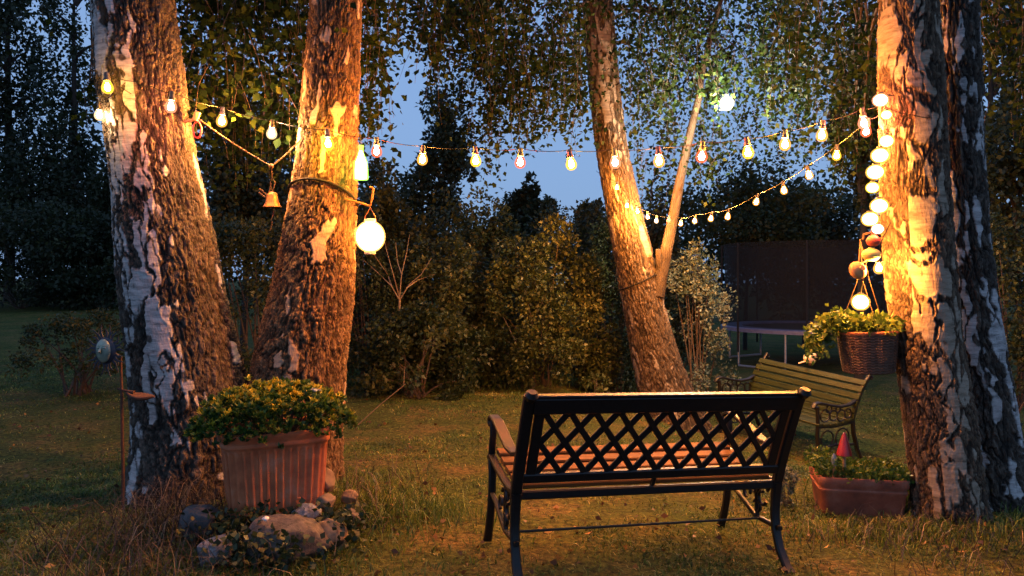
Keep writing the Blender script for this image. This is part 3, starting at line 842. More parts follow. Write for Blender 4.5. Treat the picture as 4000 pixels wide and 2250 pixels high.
# bare shrub in front of the hedge
bs = thing('bare_shrub', 'bare pale-twigged shrub in front of the hedge, fanning its leafless branches', 'shrub', tuple(W(1005, 900, 9.4)))
o0 = W(1005, 900, 9.4)
bb = MB()
gsh = Vector((0, 0, g1(o0.x, 9.4) - 0.05 - o0.z))
bb.tube([gsh, (0, 0, 0.3), W(1005, 750, 9.4) - o0], [0.02, 0.017, 0.014], 7)
for pts in ([(1005, 755), (985, 720), (955, 690), (915, 655)], [(1005, 750), (992, 700), (978, 650), (965, 600)], [(1005, 750), (1010, 690), (1022, 640), (1030, 590)],
            [(1005, 755), (1030, 715), (1060, 690), (1085, 650)], [(1022, 725), (1050, 705), (1095, 690)], [(985, 720), (975, 690), (940, 640)], [(1010, 690), (1000, 660), (995, 610)]):
    bb.tube([W(x, y, 9.4 + 0.1 * math.sin(x)) - o0 for x, y in pts], np.linspace(0.009, 0.003, len(pts)), 5)
bb.build('branches', M['paletwig'], bs)

# ------------------------------------------------------------------ lawn, dry grass, litter
def blades(name, X, Y, hgt, wid, mat, lean, tint, g, kind='stuff', zoff=0.0):
    N = len(X)
    Z = gz(X, Y) - 0.004 + zoff
    az = g.random(N) * 2 * PI
    side = np.stack([np.cos(az), np.sin(az), np.zeros(N)], 1)
    la = g.random(N) * 2 * PI
    ln = np.stack([np.cos(la), np.sin(la), np.zeros(N)], 1) * (lean * (0.3 + g.random(N)))[:, None]
    P = np.stack([X, Y, Z], 1)
    h = hgt[:, None]; w = wid[:, None] * 0.5
    upv = np.array([0, 0, 1.0])
    V = np.empty((N, 5, 3))
    mid = P + upv * h * 0.55 + ln * h * 0.35
    V[:, 0] = P - side * w; V[:, 1] = P + side * w
    V[:, 2] = mid - side * w * 0.8; V[:, 3] = mid + side * w * 0.8
    V[:, 4] = P + upv * h * (1 - 0.25 * lean[:, None] if hasattr(lean, '__len__') else 1) + ln * h
    idx = np.arange(N)[:, None] * 5
    tri = np.concatenate([idx + np.array([[0, 1, 3]]), idx + np.array([[0, 3, 2]]), idx + np.array([[2, 3, 4]])], 0)
    me = np_mesh(name, V.reshape(-1, 3), tri, {'tint': np.repeat(tint, 5)})
    o = link(name, me, mat, None, smooth=False)
    if kind: tag(o, kind=kind)
    return o


g_ = np.random.default_rng(5)
N = 330000
dd = 2.55 * np.exp(g_.random(N) ** 0.85 * math.log(13.0 / 2.55))
xx = (g_.random(N) - 0.5) * 1.75 * dd
pn = fbm(np.stack([xx * 1.1, dd * 1.1, xx * 0], 1) + 70, 4, 4)
pn2 = fbm(np.stack([xx * 5, dd * 5, xx * 0], 1) + 170, 14, 3)
keep = g_.random(N) < np.clip(0.2 + 3.4 * (pn - 0.40), 0.10, 1)
xx, dd, pn, pn2 = xx[keep], dd[keep], pn[keep], pn2[keep]
N = len(xx)
worn_dim = sst(3.55 - dd + 0.9 * (pn - 0.5), 0.0, 0.7) * 0.8          # littered, thinned ground in front; foreground dimness is painted into the blades too
k2 = g_.random(N) > worn_dim * 0.6
xx, dd, pn, pn2, worn_dim = xx[k2], dd[k2], pn[k2], pn2[k2], worn_dim[k2]
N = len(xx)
tint_ = np.clip(0.28 + 2.0 * (pn2 - 0.5) + 0.5 * (g_.random(N) - 0.5) + 0.5 * (g_.random(N) > 0.88) + 1.3 * np.clip(0.47 - pn, 0, 0.3) - 0.25 * worn_dim, 0, 1)
blades('grass', xx, dd, (0.012 + 0.024 * g_.random(N)) * (0.5 + 1.1 * pn), 0.0034 + 0.0022 * g_.random(N) + dd * 0.0003, M['grass'], 0.9 + 0.9 * g_.random(N), tint_, g_)

# taller tufts round the trunks, the stones and the trough
X, Y, H = [], [], []
for (px, d, sx, sy, n, h) in ((1060, 4.35, 0.16, 0.14, 420, 0.11), (930, 4.7, 0.22, 0.3, 700, 0.10), (900, 3.9, 0.35, 0.2, 500, 0.06), (2330, 4.2, 0.35, 0.12, 600, 0.08), (2560, 4.3, 0.3, 0.25, 600, 0.10),
                              (2150, 4.2, 0.25, 0.1, 400, 0.08), (1150, 10.2, 1.2, 0.3, 1500, 0.25), (2250, 4.85, 0.2, 0.15, 500, 0.28), (600, 3.6, 0.5, 0.3, 700, 0.06), (200, 3.6, 0.7, 0.5, 1300, 0.06), (1250, 3.3, 0.7, 0.25, 600, 0.045)):
    c = W(px, 700, d)
    X.append(c.x + g_.normal(size=n) * sx); Y.append(d + g_.normal(size=n) * sy); H.append(h * (0.4 + 0.8 * g_.random(n)))
X, Y, H = map(np.concatenate, (X, Y, H))
blades('tall_grass', X, Y, H, 0.004 + 0.003 * g_.random(len(X)), M['grass'], 0.5 + 0.6 * g_.random(len(X)), np.clip(g_.random(len(X)) * 0.9, 0, 1), g_)

X, Y, H = [], [], []
for (px, d, sx, sy, n, h) in ((470, 4.25, 0.22, 0.18, 700, 0.26), (380, 3.8, 0.30, 0.22, 420, 0.24), (200, 3.4, 0.35, 0.25, 260, 0.18), (560, 3.5, 0.3, 0.2, 160, 0.16), (2400, 3.9, 0.4, 0.25, 260, 0.16), (2230, 4.15, 0.3, 0.1, 160, 0.14), (900, 4.5, 0.2, 0.3, 220, 0.2)):
    c = W(px, 700, d)
    X.append(c.x + g_.normal(size=n) * sx); Y.append(d + g_.normal(size=n) * sy); H.append(h * (0.4 + 0.9 * g_.random(n)))
X, Y, H = map(np.concatenate, (X, Y, H))
blades('dry_grass', X, Y, H, 0.003 + 0.002 * g_.random(len(X)), M['drygrass'], 0.7 + 1.1 * g_.random(len(X)), np.clip(g_.random(len(X)) ** 1.5, 0, 1), g_)

N = 1100
dd = 2.6 * np.exp(g_.random(N) ** 1.2 * math.log(9.0 / 2.6)); xx = (g_.random(N) - 0.46) * 1.5 * dd
P = np.stack([xx, dd, gz(xx, dd) + 0.012 + 0.012 * g_.random(N)], 1)
A = np.stack([g_.normal(size=N), g_.normal(size=N), 0.25 * g_.normal(size=N)], 1)
tag(leaves('fallen_leaves', P, A, 0.022 + 0.026 * g_.random(N), M['fallen'], None, 0.7, 0.16, np.clip(g_.random(N) ** 1.2, 0, 1), g_), kind='stuff')

N = 1500
cxs = np.array([(600, 3.72, 0.06, 0.07), (745, 3.98, 0.09, 0.04), (560, 3.95, 0.10, 0.08), (860, 3.95, 0.07, 0.08), (640, 3.98, 0.06, 0.05), (700, 3.62, 0.12, 0.05)])
k_ = g_.integers(0, len(cxs), N)
xx = (cxs[k_, 0] - 1288) / F * cxs[k_, 1] + g_.normal(size=N) * cxs[k_, 2]; dd = cxs[k_, 1] + g_.normal(size=N) * cxs[k_, 3]
P = np.stack([xx, dd, gz(xx, dd) + 0.01 + 0.16 * g_.random(N) ** 1.6], 1)
A = np.stack([g_.normal(size=N), g_.normal(size=N), 0.2 + 0.5 * g_.normal(size=N)], 1)
tag(leaves('ground_ivy', P, A, 0.022 + 0.022 * g_.random(N), M['ivyleaf'], None, 0.85, 0.12, None, g_), kind='stuff')

# ------------------------------------------------------------------ black cast-iron bench seen from behind
def front_bench():
    t = thing('garden_bench', 'black iron bench with lattice back and orange-brown wooden seat, seen from behind', 'bench', B1_LOC, B1_ROT)
    hl = B1_L / 2
    lean = lambda z: -0.02 - 0.15 * max(0.0, (z - 0.40) / 0.45) ** 1.15       # y of the backrest at height z
    for s in (-1, 1):
        x = s * hl
        f = MB()
        post = [(x, lean(0.36) + 0.015, 0.36)] + [(x, lean(z), z) for z in np.linspace(0.40, 0.84, 9)]
        f.bar(post, [0.05] * 10, [0.034] * 10)
        f.tube([(x - 0.0, lean(0.84) - 0.012, 0.832), (x, lean(0.84) - 0.03, 0.848), (x, lean(0.84) - 0.036, 0.862)], [0.026, 0.03, 0.02], 8)
        f.bar([(x, -0.03, 0.392), (x, 0.08, 0.375), (x, 0.2, 0.385), (x, 0.34, 0.405), (x, 0.44, 0.425), (x, 0.475, 0.415)], 0.036, 0.026)   # seat bearer
        # arm rest: S curve from the post forward and down to the front leg
        f.bar([(x, lean(0.58), 0.575), (x, 0.02, 0.548), (x, 0.12, 0.55), (x, 0.24, 0.585), (x, 0.36, 0.618), (x, 0.44, 0.622), (x, 0.478, 0.60), (x, 0.468, 0.575), (x, 0.445, 0.578)], [0.034, 0.046, 0.05, 0.052, 0.052, 0.05, 0.046, 0.04, 0.03], 0.02)
        f.bar([(x, 0.45, 0.60), (x, 0.435, 0.54), (x, 0.45, 0.47), (x, 0.455, 0.42)], 0.032, 0.026)
        # scrolls under the seat between the legs
        f.bar([(x, 0.42, 0.25), (x, 0.33, 0.235), (x, 0.24, 0.20), (x, 0.14, 0.165), (x, 0.04, 0.17), (x, -0.06, 0.175)], 0.022, 0.022)
        for cy, cz, r_, a0, a1 in ((0.17, 0.31, 0.045, 0.3, 4.9), (0.10, 0.275, 0.04, 3.4, 8.0), (0.23, 0.265, 0.035, -1.2, 3.4), (0.14, 0.215, 0.032, 0.6, 5.2), (0.07, 0.335, 0.03, -0.5, 4.0)):
            f.tube([(x, cy + r_ * (1 - 0.35 * k / 12) * math.cos(a0 + (a1 - a0) * k / 12), cz + r_ * (1 - 0.35 * k / 12) * math.sin(a0 + (a1 - a0) * k / 12)) for k in range(13)], 0.009, 6)
        f.tube([(x, 0.15, 0.38), (x, 0.155, 0.30), (x, 0.14, 0.2), (x, 0.13, 0.17)], 0.011, 6)
        f.build('side_frame', M['iron'], t)
        lg = MB()
        lg.bar([(x, lean(0.4), 0.385), (x, -0.012, 0.33), (x, -0.01, 0.25), (x, -0.025, 0.16), (x, -0.065, 0.08), (x, -0.125, 0.02), (x, -0.165, 0.0)], [0.046, 0.044, 0.042, 0.04, 0.04, 0.042, 0.05], [0.036, 0.034, 0.032, 0.03, 0.03, 0.028, 0.022])
        lg.build('leg', M['iron'], t)
        lg = MB()
        lg.bar([(x, 0.45, 0.42), (x, 0.425, 0.34), (x, 0.42, 0.25), (x, 0.432, 0.14), (x, 0.455, 0.05), (x, 0.475, 0.0)], [0.036, 0.036, 0.036, 0.036, 0.038, 0.044], [0.03, 0.03, 0.028, 0.028, 0.03, 0.026])
        lg.build('leg', M['iron'], t)
    # backrest: rails, panel edges and diamond lattice
    bk = MB()
    zt, zb = 0.795, 0.455
    bk.bar([(-hl + 0.02, lean(zt + 0.01) - 0.008, zt), (hl - 0.02, lean(zt + 0.01) - 0.008, zt)], 0.075, 0.026, side=(0, -0.30, 1))
    bk.bar([(-hl + 0.02, lean(0.835) - 0.004, 0.836), (hl - 0.02, lean(0.835) - 0.004, 0.836)], 0.034, 0.014, side=(0, 1, 0.2))
    bk.bar([(-hl + 0.02, lean(zb), zb), (hl - 0.02, lean(zb), zb)], 0.046, 0.028, side=(0, -0.25, 1))
    for s in (-1, 1):
        bk.bar([(s * (hl - 0.055), lean(z) + 0.0, z) for z in np.linspace(0.47, 0.78, 5)], 0.045, 0.018)
    z0, z1, xw = 0.472, 0.765, hl - 0.075
    fr = (0, 0.26, 0.5, 0.74, 1.0)
    ncol = 21
    hp = 2 * xw / (ncol - 1)
    for par in (0, 1):
        for c0 in range(-4, ncol + 4, 2):
            for sg in (1, -1):
                if sg == -1 and False: continue
                pts = []
                for r_ in range(5):
                    c = c0 + par + sg * r_
                    pts.append((c, z0 + (z1 - z0) * fr[r_]))
                pts = [p for p in pts if 0 <= p[0] <= ncol - 1]
                if par == 1: continue
                if len(pts) > 1:
                    bk.bar([(-xw + c * hp, lean(z) + 0.002 * sg, z) for c, z in pts], 0.028, 0.012, side=(0.7, 0, 0.7 * sg * -1))
    bk.tube([(0.0, lean(zb) + 0.004, 0.435), (0.0, -0.01, 0.395)], 0.012, 6)
    bk.build('backrest', M['iron'], t)
    # wooden seat slats
    for y_, z_, w_ in ((0.055, 0.398, 0.072), (0.145, 0.396, 0.072), (0.235, 0.408, 0.072), (0.325, 0.424, 0.072), (0.415, 0.443, 0.072)):
        q = MB(); q.bar([(-hl + 0.022, y_, z_ + 0.006), (hl - 0.022, y_, z_ + 0.006)], w_, 0.024, side=(0, 1, 0.13))
        q.build('seat_slat', M['slatwood'], t)
    q = MB(); q.bar([(-hl + 0.02, -0.012, 0.374), (hl - 0.02, -0.012, 0.374)], 0.040, 0.026, side=(0, 0.0, 1))
    q.build('seat_rail', M['iron'], t)
    q = MB(); q.tube([(-hl, 0.10, 0.172), (hl, 0.10, 0.172)], 0.0065, 8); q.build('stretcher', M['iron'], t)
    return t
front_bench()


def side_bench():
    t = thing('garden_bench', 'olive wooden slat bench with scrolled iron ends, standing behind the black one', 'bench', B2_LOC, B2_ROT)
    hl = B2_L / 2
    prof = [(0.02, 0.43), (0.035, 0.50), (0.065, 0.58), (0.10, 0.66), (0.15, 0.74), (0.205, 0.81)]
    for s in (-1, 1):
        x = s * (hl - 0.03)
        f = MB()
        f.bar([(x, 0.16, 0.0), (x, 0.10, 0.12), (x, 0.05, 0.28), (x, 0.035, 0.42)] + [(x, y + 0.025, z) for y, z in prof[1:]] + [(x, 0.255, 0.845), (x, 0.28, 0.82), (x, 0.265, 0.80)], 0.04, 0.034)
        f.bar([(x, -0.42, 0.0), (x, -0.40, 0.15), (x, -0.425, 0.30), (x, -0.42, 0.45), (x, -0.43, 0.60)], 0.036, 0.03)
        f.bar([(x, 0.09, 0.615), (x, -0.02, 0.575), (x, -0.14, 0.57), (x, -0.28, 0.60), (x, -0.40, 0.635), (x, -0.46, 0.63), (x, -0.485, 0.60), (x, -0.46, 0.585)], [0.04, 0.05, 0.055, 0.06, 0.06, 0.055, 0.05, 0.04], 0.022)
        f.bar([(x, 0.04, 0.40), (x, -0.2, 0.385), (x, -0.42, 0.40)], 0.034, 0.026)
        for cy, cz, r_ in ((-0.33, 0.50, 0.06), (-0.22, 0.49, 0.05), (-0.12, 0.48, 0.055), (-0.03, 0.49, 0.045), (-0.28, 0.56, 0.035), (-0.16, 0.545, 0.03), (-0.3, 0.27, 0.08), (-0.1, 0.26, 0.09), (-0.2, 0.15, 0.06)):
            f.tube([(x, cy + r_ * math.cos(a), cz + r_ * math.sin(a)) for a in np.linspace(0, 2 * PI, 15)], 0.008, 5, cap=False)
        f.bar([(x, -0.4, 0.17), (x, -0.2, 0.2), (x, 0.08, 0.17)], 0.022, 0.022)
        f.build('side_frame', M['iron'], t)
    for k in range(6):
        u = (k + 0.35) / 6 * (len(prof) - 1)
        i = min(int(u), len(prof) - 2)
        y = prof[i][0] + (prof[i + 1][0] - prof[i][0]) * (u - i); z = prof[i][1] + (prof[i + 1][1] - prof[i][1]) * (u - i)
        dv = Vector((0, prof[i + 1][0] - prof[i][0], prof[i + 1][1] - prof[i][1])).normalized()
        q = MB(); q.bar([(-hl, y, z), (hl, y, z)], 0.060, 0.022, side=dv); q.build('back_slat', M['oldslat'], t)
    for k in range(6):
        y = -0.41 + k * 0.08
        q = MB(); q.bar([(-hl, y, 0.425 - 0.02 * math.sin(PI * k / 5)), (hl, y, 0.425 - 0.02 * math.sin(PI * k / 5))], 0.066, 0.022, side=(0, 1, 0)); q.build('seat_slat', M['oldslat'], t)
    return t
side_bench()

# small painted bird on the top slat of that bench
Mb2 = Matrix.Translation(B2_LOC) @ Euler(B2_ROT).to_matrix().to_4x4()
bp = Mb2 @ Vector((-0.02, 0.205, 0.838))
bird = thing('bird_ornament', 'small cream wooden bird perched on top of the olive slat bench', 'ornament', bp, (0, 0, 0.3))
q = MB(); q.blob((0, 0, 0.045), (0.075, 0.034, 0.036), 4, 0.05, rot=(0, 0.35, 0)); q.blob((0.06, 0, 0.092), (0.028, 0.026, 0.027), 5, 0.03, n=(14, 9)); q.blob((0.03, 0, 0.07), (0.035, 0.024, 0.03), 6, 0.03, n=(14, 9))
q.bar([(-0.05, 0, 0.035), (-0.13, 0, 0.015)], [0.034, 0.022], [0.012, 0.008], side=(0, 1, 0)); q.build('body', M['bird'], bird)
q = MB(); q.tube([(0.083, 0, 0.092), (0.11, 0, 0.088)], [0.008, 0.001], 8); q.build('beak', M['rust'], bird)
for s in (-1, 1):
    q = MB(); q.tube([(0.005, s * 0.012, 0.02), (0.005, s * 0.012, -0.012)], 0.004, 6); q.build('leg', M['rust'], bird)

# ------------------------------------------------------------------ terracotta planter on stones
POT = Vector(W(692, 1283, 4.27)); POT.z = 0.115
pot = thing('planter', 'ribbed terracotta planter full of yellow-green sedum standing on the stones', 'planter', POT, (R(1), R(-1.0), R(24)))


def superbox(hx, hy, e, n):
    out = []
    for k in range(n):
        a = 2 * PI * k / n
        c, s_ = math.cos(a), math.sin(a)
        out.append((hx * math.copysign(abs(c) ** (2 / e), c), hy * math.copysign(abs(s_) ** (2 / e), s_)))
    # resample evenly round the perimeter
    P = np.array(out + [out[0]]); L = np.concatenate([[0], np.cumsum(np.linalg.norm(np.diff(P, axis=0), axis=1))])
    u = np.linspace(0, L[-1], n, endpoint=False)
    return np.stack([np.interp(u, L, P[:, 0]), np.interp(u, L, P[:, 1])], 1), u / L[-1]


n = 360
q = MB()
rows = []
base_, u = superbox(0.285, 0.20, 5.0, n)
nrib = 42
ribw = np.cos(2 * PI * nrib * u)
rib = sst(ribw, 0.0, 0.75)
hts = [(0.0, 0.80, 0), (0.012, 0.825, 0), (0.03, 0.835, 0.3), (0.05, 0.842, 1)] + [(z, 0.842 + 0.118 * z / 0.44, 1) for z in np.linspace(0.07, 0.335, 12)] + [(0.35, 0.937, 0.5), (0.358, 0.941, 0.0), (0.368, 0.945, 0), (0.372, 0.972, 0), (0.382, 0.985, 0), (0.392, 0.97, 0), (0.396, 0.965, 0), (0.405, 0.985, 0), (0.425, 1.02, 0), (0.438, 1.03, 0), (0.444, 1.02, 0), (0.445, 0.99, 0), (0.44, 0.93, 0), (0.40, 0.91, 0), (0.385, 0.91, 0)]
V = []
for z, s_, rb_ in hts:
    nr = 1 - 0.05 * rb_ * (1 - rib)
    ring = base_ * s_ * nr[:, None]
    V += [(a, b, z) for a, b in ring]
Fc = []
for i in range(len(hts) - 1):
    for k in range(n):
        a, b = i * n + k, i * n + (k + 1) % n
        Fc.append((a, b, b + n, a + n))
Fc.append(tuple(range(n))[::-1])
q.add(V, Fc)
q.build('pot', M['terracotta'], pot, sharp=60)
q = MB(); q.lathe([(0.0, 0.0), (0.008, 0.002), (0.017, 0.004), (0.02, 0.0), (0.017, -0.006)], 16, (0.10, -0.176, 0.075), axis=(0, -1, -0.12)); q.build('drain_spout', M['terracotta'], pot)
q = MB(); q.add([(a * 0.905, b * 0.905, 0.405) for a, b in base_], [tuple(range(n))]); q.build('soil', M['soil'], pot)
g_ = np.random.default_rng(91)
Nr = 900
P, A, sz, tn = [], [], [], []
for k in range(Nr):                                  # sedum rosettes over a low dome that spills past the rim
    a = g_.random() * 2 * PI; r_ = math.sqrt(g_.random())
    ex, ey = 0.43 * r_ * math.cos(a), 0.285 * r_ * math.sin(a)
    top = 0.452 + 0.20 * max(0.0, 1 - r_ ** 2.4) ** 0.75 + g_.normal() * 0.016
    if r_ > 0.86: top -= 0.02 + 0.03 * g_.random()
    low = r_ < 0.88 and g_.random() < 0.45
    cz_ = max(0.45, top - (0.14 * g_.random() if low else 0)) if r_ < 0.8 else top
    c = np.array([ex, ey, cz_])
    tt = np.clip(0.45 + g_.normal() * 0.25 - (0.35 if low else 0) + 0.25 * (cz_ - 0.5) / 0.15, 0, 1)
    m = 11
    aa = g_.random() * 6 + np.arange(m) * 2.4
    el = np.linspace(0.1, 1.2, m)
    out = np.array([ex, ey, 0]) / (abs(ex) + abs(ey) + 1e-6) * 0.4 * r_
    for j in range(m):
        P.append(c + g_.normal(size=3) * 0.004)
        A.append(np.array([math.cos(aa[j]) * math.cos(el[j]), math.sin(aa[j]) * math.cos(el[j]), math.sin(el[j])]) + out)
        sz.append(0.020 + 0.016 * g_.random()); tn.append(np.clip(tt + 0.12 * g_.normal() + 0.1 * (el[j] - 0.6), 0, 1))
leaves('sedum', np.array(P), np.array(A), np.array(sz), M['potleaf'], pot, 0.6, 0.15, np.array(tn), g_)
st = MB()
for k in range(36):
    a = g_.random() * 2 * PI; r_ = math.sqrt(g_.random())
    st.tube([(0.2 * r_ * math.cos(a), 0.13 * r_ * math.sin(a), 0.39), (0.38 * r_ * math.cos(a), 0.25 * r_ * math.sin(a), 0.45 + 0.16 * (1 - r_ ** 2))], [0.005, 0.003], 4)
st.build('stems', M['twig'], pot)
q = MB()
for k in range(5):
    a = k * 1.256
    q.blob((0.20 + 0.026 * math.cos(a), -0.04 + 0.02 * math.sin(a), 0.63), (0.022, 0.014, 0.006), k, 0.05, n=(10, 6), rot=(0.3, 0.2, a))
q.tube([(0.20, -0.04, 0.5), (0.20, -0.04, 0.628)], 0.003, 5)
q.build('pale_flower', M['bluepaint'], pot)

SG = 'stones piled round the foot of the planter'
def stone(label, px, py, d, s, mat, seed, rot=(0, 0, 0), amp=0.22, boxy=False, n=(44, 30)):
    c = W(px, py, d)
    q = MB()
    q.blob((0, 0, 0), s, seed, amp, n, rot=rot, freq=1.3)
    if boxy:
        q.v = [tuple(math.copysign(abs(v / k) ** 0.45, v) * k * 0.86 for v, k in zip(p, s)) for p in q.v]
    gs = np.random.default_rng(seed + 500)
    Vv = np.array(q.v)
    for _ in range(9):
        nn = unit(gs.normal(size=(1, 3)))[0]
        h = Vv @ nn
        o_ = h.max() * gs.uniform(0.70, 0.92)
        Vv = Vv - np.clip(h - o_, 0, None)[:, None] * nn * 0.92
    q.v = [tuple(v) for v in Vv]
    o = q.build('stone', mat, None, sharp=50)
    o.location = c
    tag(o, label, 'stone', SG)
    return o
stone('wide flat grey stone carrying the ribbed terracotta planter', 692, 1292, 4.30, (0.33, 0.26, 0.085), M['stone'], 1, amp=0.12).location.z = 0.035
stone('square dark slate block left of the planter foot', 503, 1312, 4.02, (0.11, 0.10, 0.085), M['darkstone'], 2, (0.1, 0.12, 0.3), 0.10, True)
stone('speckled blue-grey boulder in front of the slate block', 545, 1392, 3.72, (0.085, 0.09, 0.095), M['speckstone'], 3)
stone('biggest grey boulder at the front below the planter', 720, 1372, 3.82, (0.215, 0.17, 0.145), M['stone'], 4, (0, 0.06, 0.2))
stone('light speckled stone tucked under the planter front edge', 772, 1292, 4.0, (0.072, 0.07, 0.052), M['speckstone'], 5, (0, 0.1, 0))
stone('round tan pebble touching the planter right bottom corner', 820, 1266, 4.12, (0.052, 0.05, 0.05), M['tanstone'], 6)
stone('brown boulder lit orange at the right end of the pile', 826, 1345, 3.92, (0.095, 0.09, 0.075), M['tanstone'], 7, (0, 0.2, 0))
stone('upright oval tan stone leaning on the planter right side', 822, 1208, 4.32, (0.042, 0.05, 0.072), M['tanstone'], 8, (0, -0.35, 0))
stone('small grey stone in the grass right of the pile', 885, 1302, 4.1, (0.042, 0.04, 0.05), M['stone'], 9)
stone('small tan stone behind the grey one right of the pile', 880, 1250, 4.35, (0.045, 0.04, 0.04), M['tanstone'], 10)
stone('little white pebble on the front boulder', 668, 1326, 3.75, (0.018, 0.018, 0.012), M['whitepaint'], 11, n=(14, 9)).location.z = 0.215

# thin leaning garden stick
st_ = thing('garden_stick', 'thin pale stick leaning out of the grass right of the planter', 'stick', W(899, 1070, 7.2))
q = MB(); o0 = W(899, 1070, 7.2)
q.tube([(-0.02, 0, g1(o0.x, 7.2) - o0.z - 0.03), (0, 0, 0), W(960, 1015, 7.2) - o0, W(1020, 966, 7.2) - o0], [0.006, 0.005, 0.004, 0.003], 6)
q.tube([W(1016, 968, 7.2) - o0, W(1018, 922, 7.2) - o0], [0.004, 0.002], 5)
q.build('shaft', M['paletwig'], st_)

# ------------------------------------------------------------------ metal sun on a rusty rod
d_ = 4.55
foot = W(308, 1290, d_); foot.z = g1(foot.x, d_)
sun = thing('sun_ornament', 'dull metal sun face with spiky rays on a rusty garden rod', 'ornament', foot)
q = MB(); q.tube([(0, 0, -0.06), (0.004, 0, 0.2), (-0.002, 0, 0.5), W(306, 975, d_) - foot, W(304, 900, d_) - foot], [0.0095, 0.0095, 0.009, 0.008, 0.006], 8); q.build('rod', M['rust'], sun)
q = MB(); a_, b_ = W(296, 978, d_) - foot, W(388, 1000, d_ - 0.03) - foot
q.tube([a_, a_.lerp(b_, 0.3), a_.lerp(b_, 0.45)], [0.006, 0.008, 0.012], 8)
q.bar([a_.lerp(b_, t_) + Vector((0, 0, -0.022 * math.sin(PI * t_) + 0.006)) for t_ in np.linspace(0.25, 1, 9)], [0.02, 0.045, 0.065, 0.078, 0.08, 0.075, 0.06, 0.04, 0.012], [0.012, 0.018, 0.02, 0.022, 0.022, 0.022, 0.02, 0.016, 0.008], side=(0, 1, 0.2))
q.build('leaf_dish', M['rust'], sun)
fc = W(266, 882, d_ - 0.04) - foot
q = MB()
disc = [(0.0, -0.02), (0.05, -0.016), (0.07, -0.008), (0.076, 0.0), (0.07, 0.006), (0.0, 0.008)]
q.lathe([(r_, z) for r_, z in disc], 36, fc, axis=(0.35, 1, 0))
for k in range(28):
    a = 2 * PI * k / 28
    r1 = 0.155 if k % 2 == 0 else 0.125
    ux = Vector((math.cos(a) * 0.94, -0.33 * math.cos(a), math.sin(a)))
    cr = Vector((-math.sin(a) * 0.94, 0.33 * math.sin(a), math.cos(a)))
    wig = 0.012 * (1 if k % 4 < 2 else -1)
    q.bar([fc + ux * 0.06, fc + ux * 0.10 + cr * wig, fc + ux * r1 - cr * wig * 0.3], [0.017, 0.012, 0.002], [0.005, 0.004, 0.002], side=cr)
q.bar([fc + Vector((0.01, 0.03, 0)), (-0.004, 0.005, (W(304, 900, d_) - foot).z + 0.0)], 0.012, 0.01, side=(0, 1, 0))
q.build('rays', M['bluemetal'], sun)
q = MB()
ax = Vector((-0.35, -1, 0)).normalized()
q.blob(fc + ax * 0.016, (0.052, 0.018, 0.066), 3, 0.02, rot=(0, 0, -0.34))
q.tube([fc + ax * 0.03 + Vector((0, 0, 0.024)), fc + ax * 0.046 + Vector((0, 0, -0.004)), fc + ax * 0.034 + Vector((0, 0, -0.012))], [0.004, 0.0095, 0.005], 8)
for s in (-1, 1):
    q.blob(fc + ax * 0.03 + Vector((s * 0.021, s * -0.007, 0.018)), (0.012, 0.007, 0.006), 4, 0.02, n=(10, 7))
    q.tube([fc + ax * 0.031 + Vector((s * 0.008, -s * 0.003, 0.03)), fc + ax * 0.029 + Vector((s * 0.034, -s * 0.012, 0.029))], [0.003, 0.002], 6)
q.tube([fc + ax * 0.028 + Vector((t_ * 0.024, -t_ * 0.008, -0.034 + 0.006 * t_ * t_)) for t_ in np.linspace(-1, 1, 7)], 0.0042, 6)
q.build('face', M['greenmetal'], sun)

# ------------------------------------------------------------------ string lights
def bulb_meshes():
    g1_ = MB(); g1_.lathe([(0.0001, -0.104), (0.012, -0.102), (0.023, -0.094), (0.0285, -0.081), (0.0285, -0.070), (0.024, -0.056), (0.0175, -0.044), (0.0155, -0.036)], 18)
    c_ = MB(); c_.lathe([(0.0001, -0.090), (0.008, -0.088), (0.013, -0.081), (0.0145, -0.073), (0.011, -0.061), (0.006, -0.050), (0.0001, -0.046)], 12)
    s_ = MB(); s_.lathe([(0.0001, 0.006), (0.011, 0.004), (0.0125, -0.002), (0.0125, -0.022), (0.0165, -0.026), (0.0165, -0.040), (0.0001, -0.040)], 14)
    return g1_, c_, s_
PROTO = {}
def bulb(parent, p, kind, scale=1.0, label=None, tilt=(0, 0), lit=True):
    if kind not in PROTO:
        a, c, s = bulb_meshes()
        o = a.build('bulb', M['glass_' + kind], None)
        k1 = c.build('filament', M['core_' + kind], o)
        k2 = s.build('socket', M['socket'], o)
        PROTO[kind] = (o, k1, k2)
        new = o
    else:
        o, k1, k2 = PROTO[kind]
        new = o.copy(); COL.objects.link(new)
        for k in (k1, k2):
            cc = k.copy(); COL.objects.link(cc); cc.parent = new
    new.parent = parent
    new.location = p
    new.scale = (scale,) * 3
    new.rotation_euler = (tilt[0], tilt[1], random.random() * 6)
    if label: new['label'] = label
    elif 'label' in new: del new['label']
    return new


def cable_pts(pts, sag=0.012):
    out = []
    for a, b in zip(pts[:-1], pts[1:]):
        m = max(3, int((b - a).length / 0.05))
        for i in range(m):
            t = i / m
            out.append(a.lerp(b, t) + Vector((0, 0, -sag * 4 * t * (1 - t))))
    out.append(pts[-1])
    return out


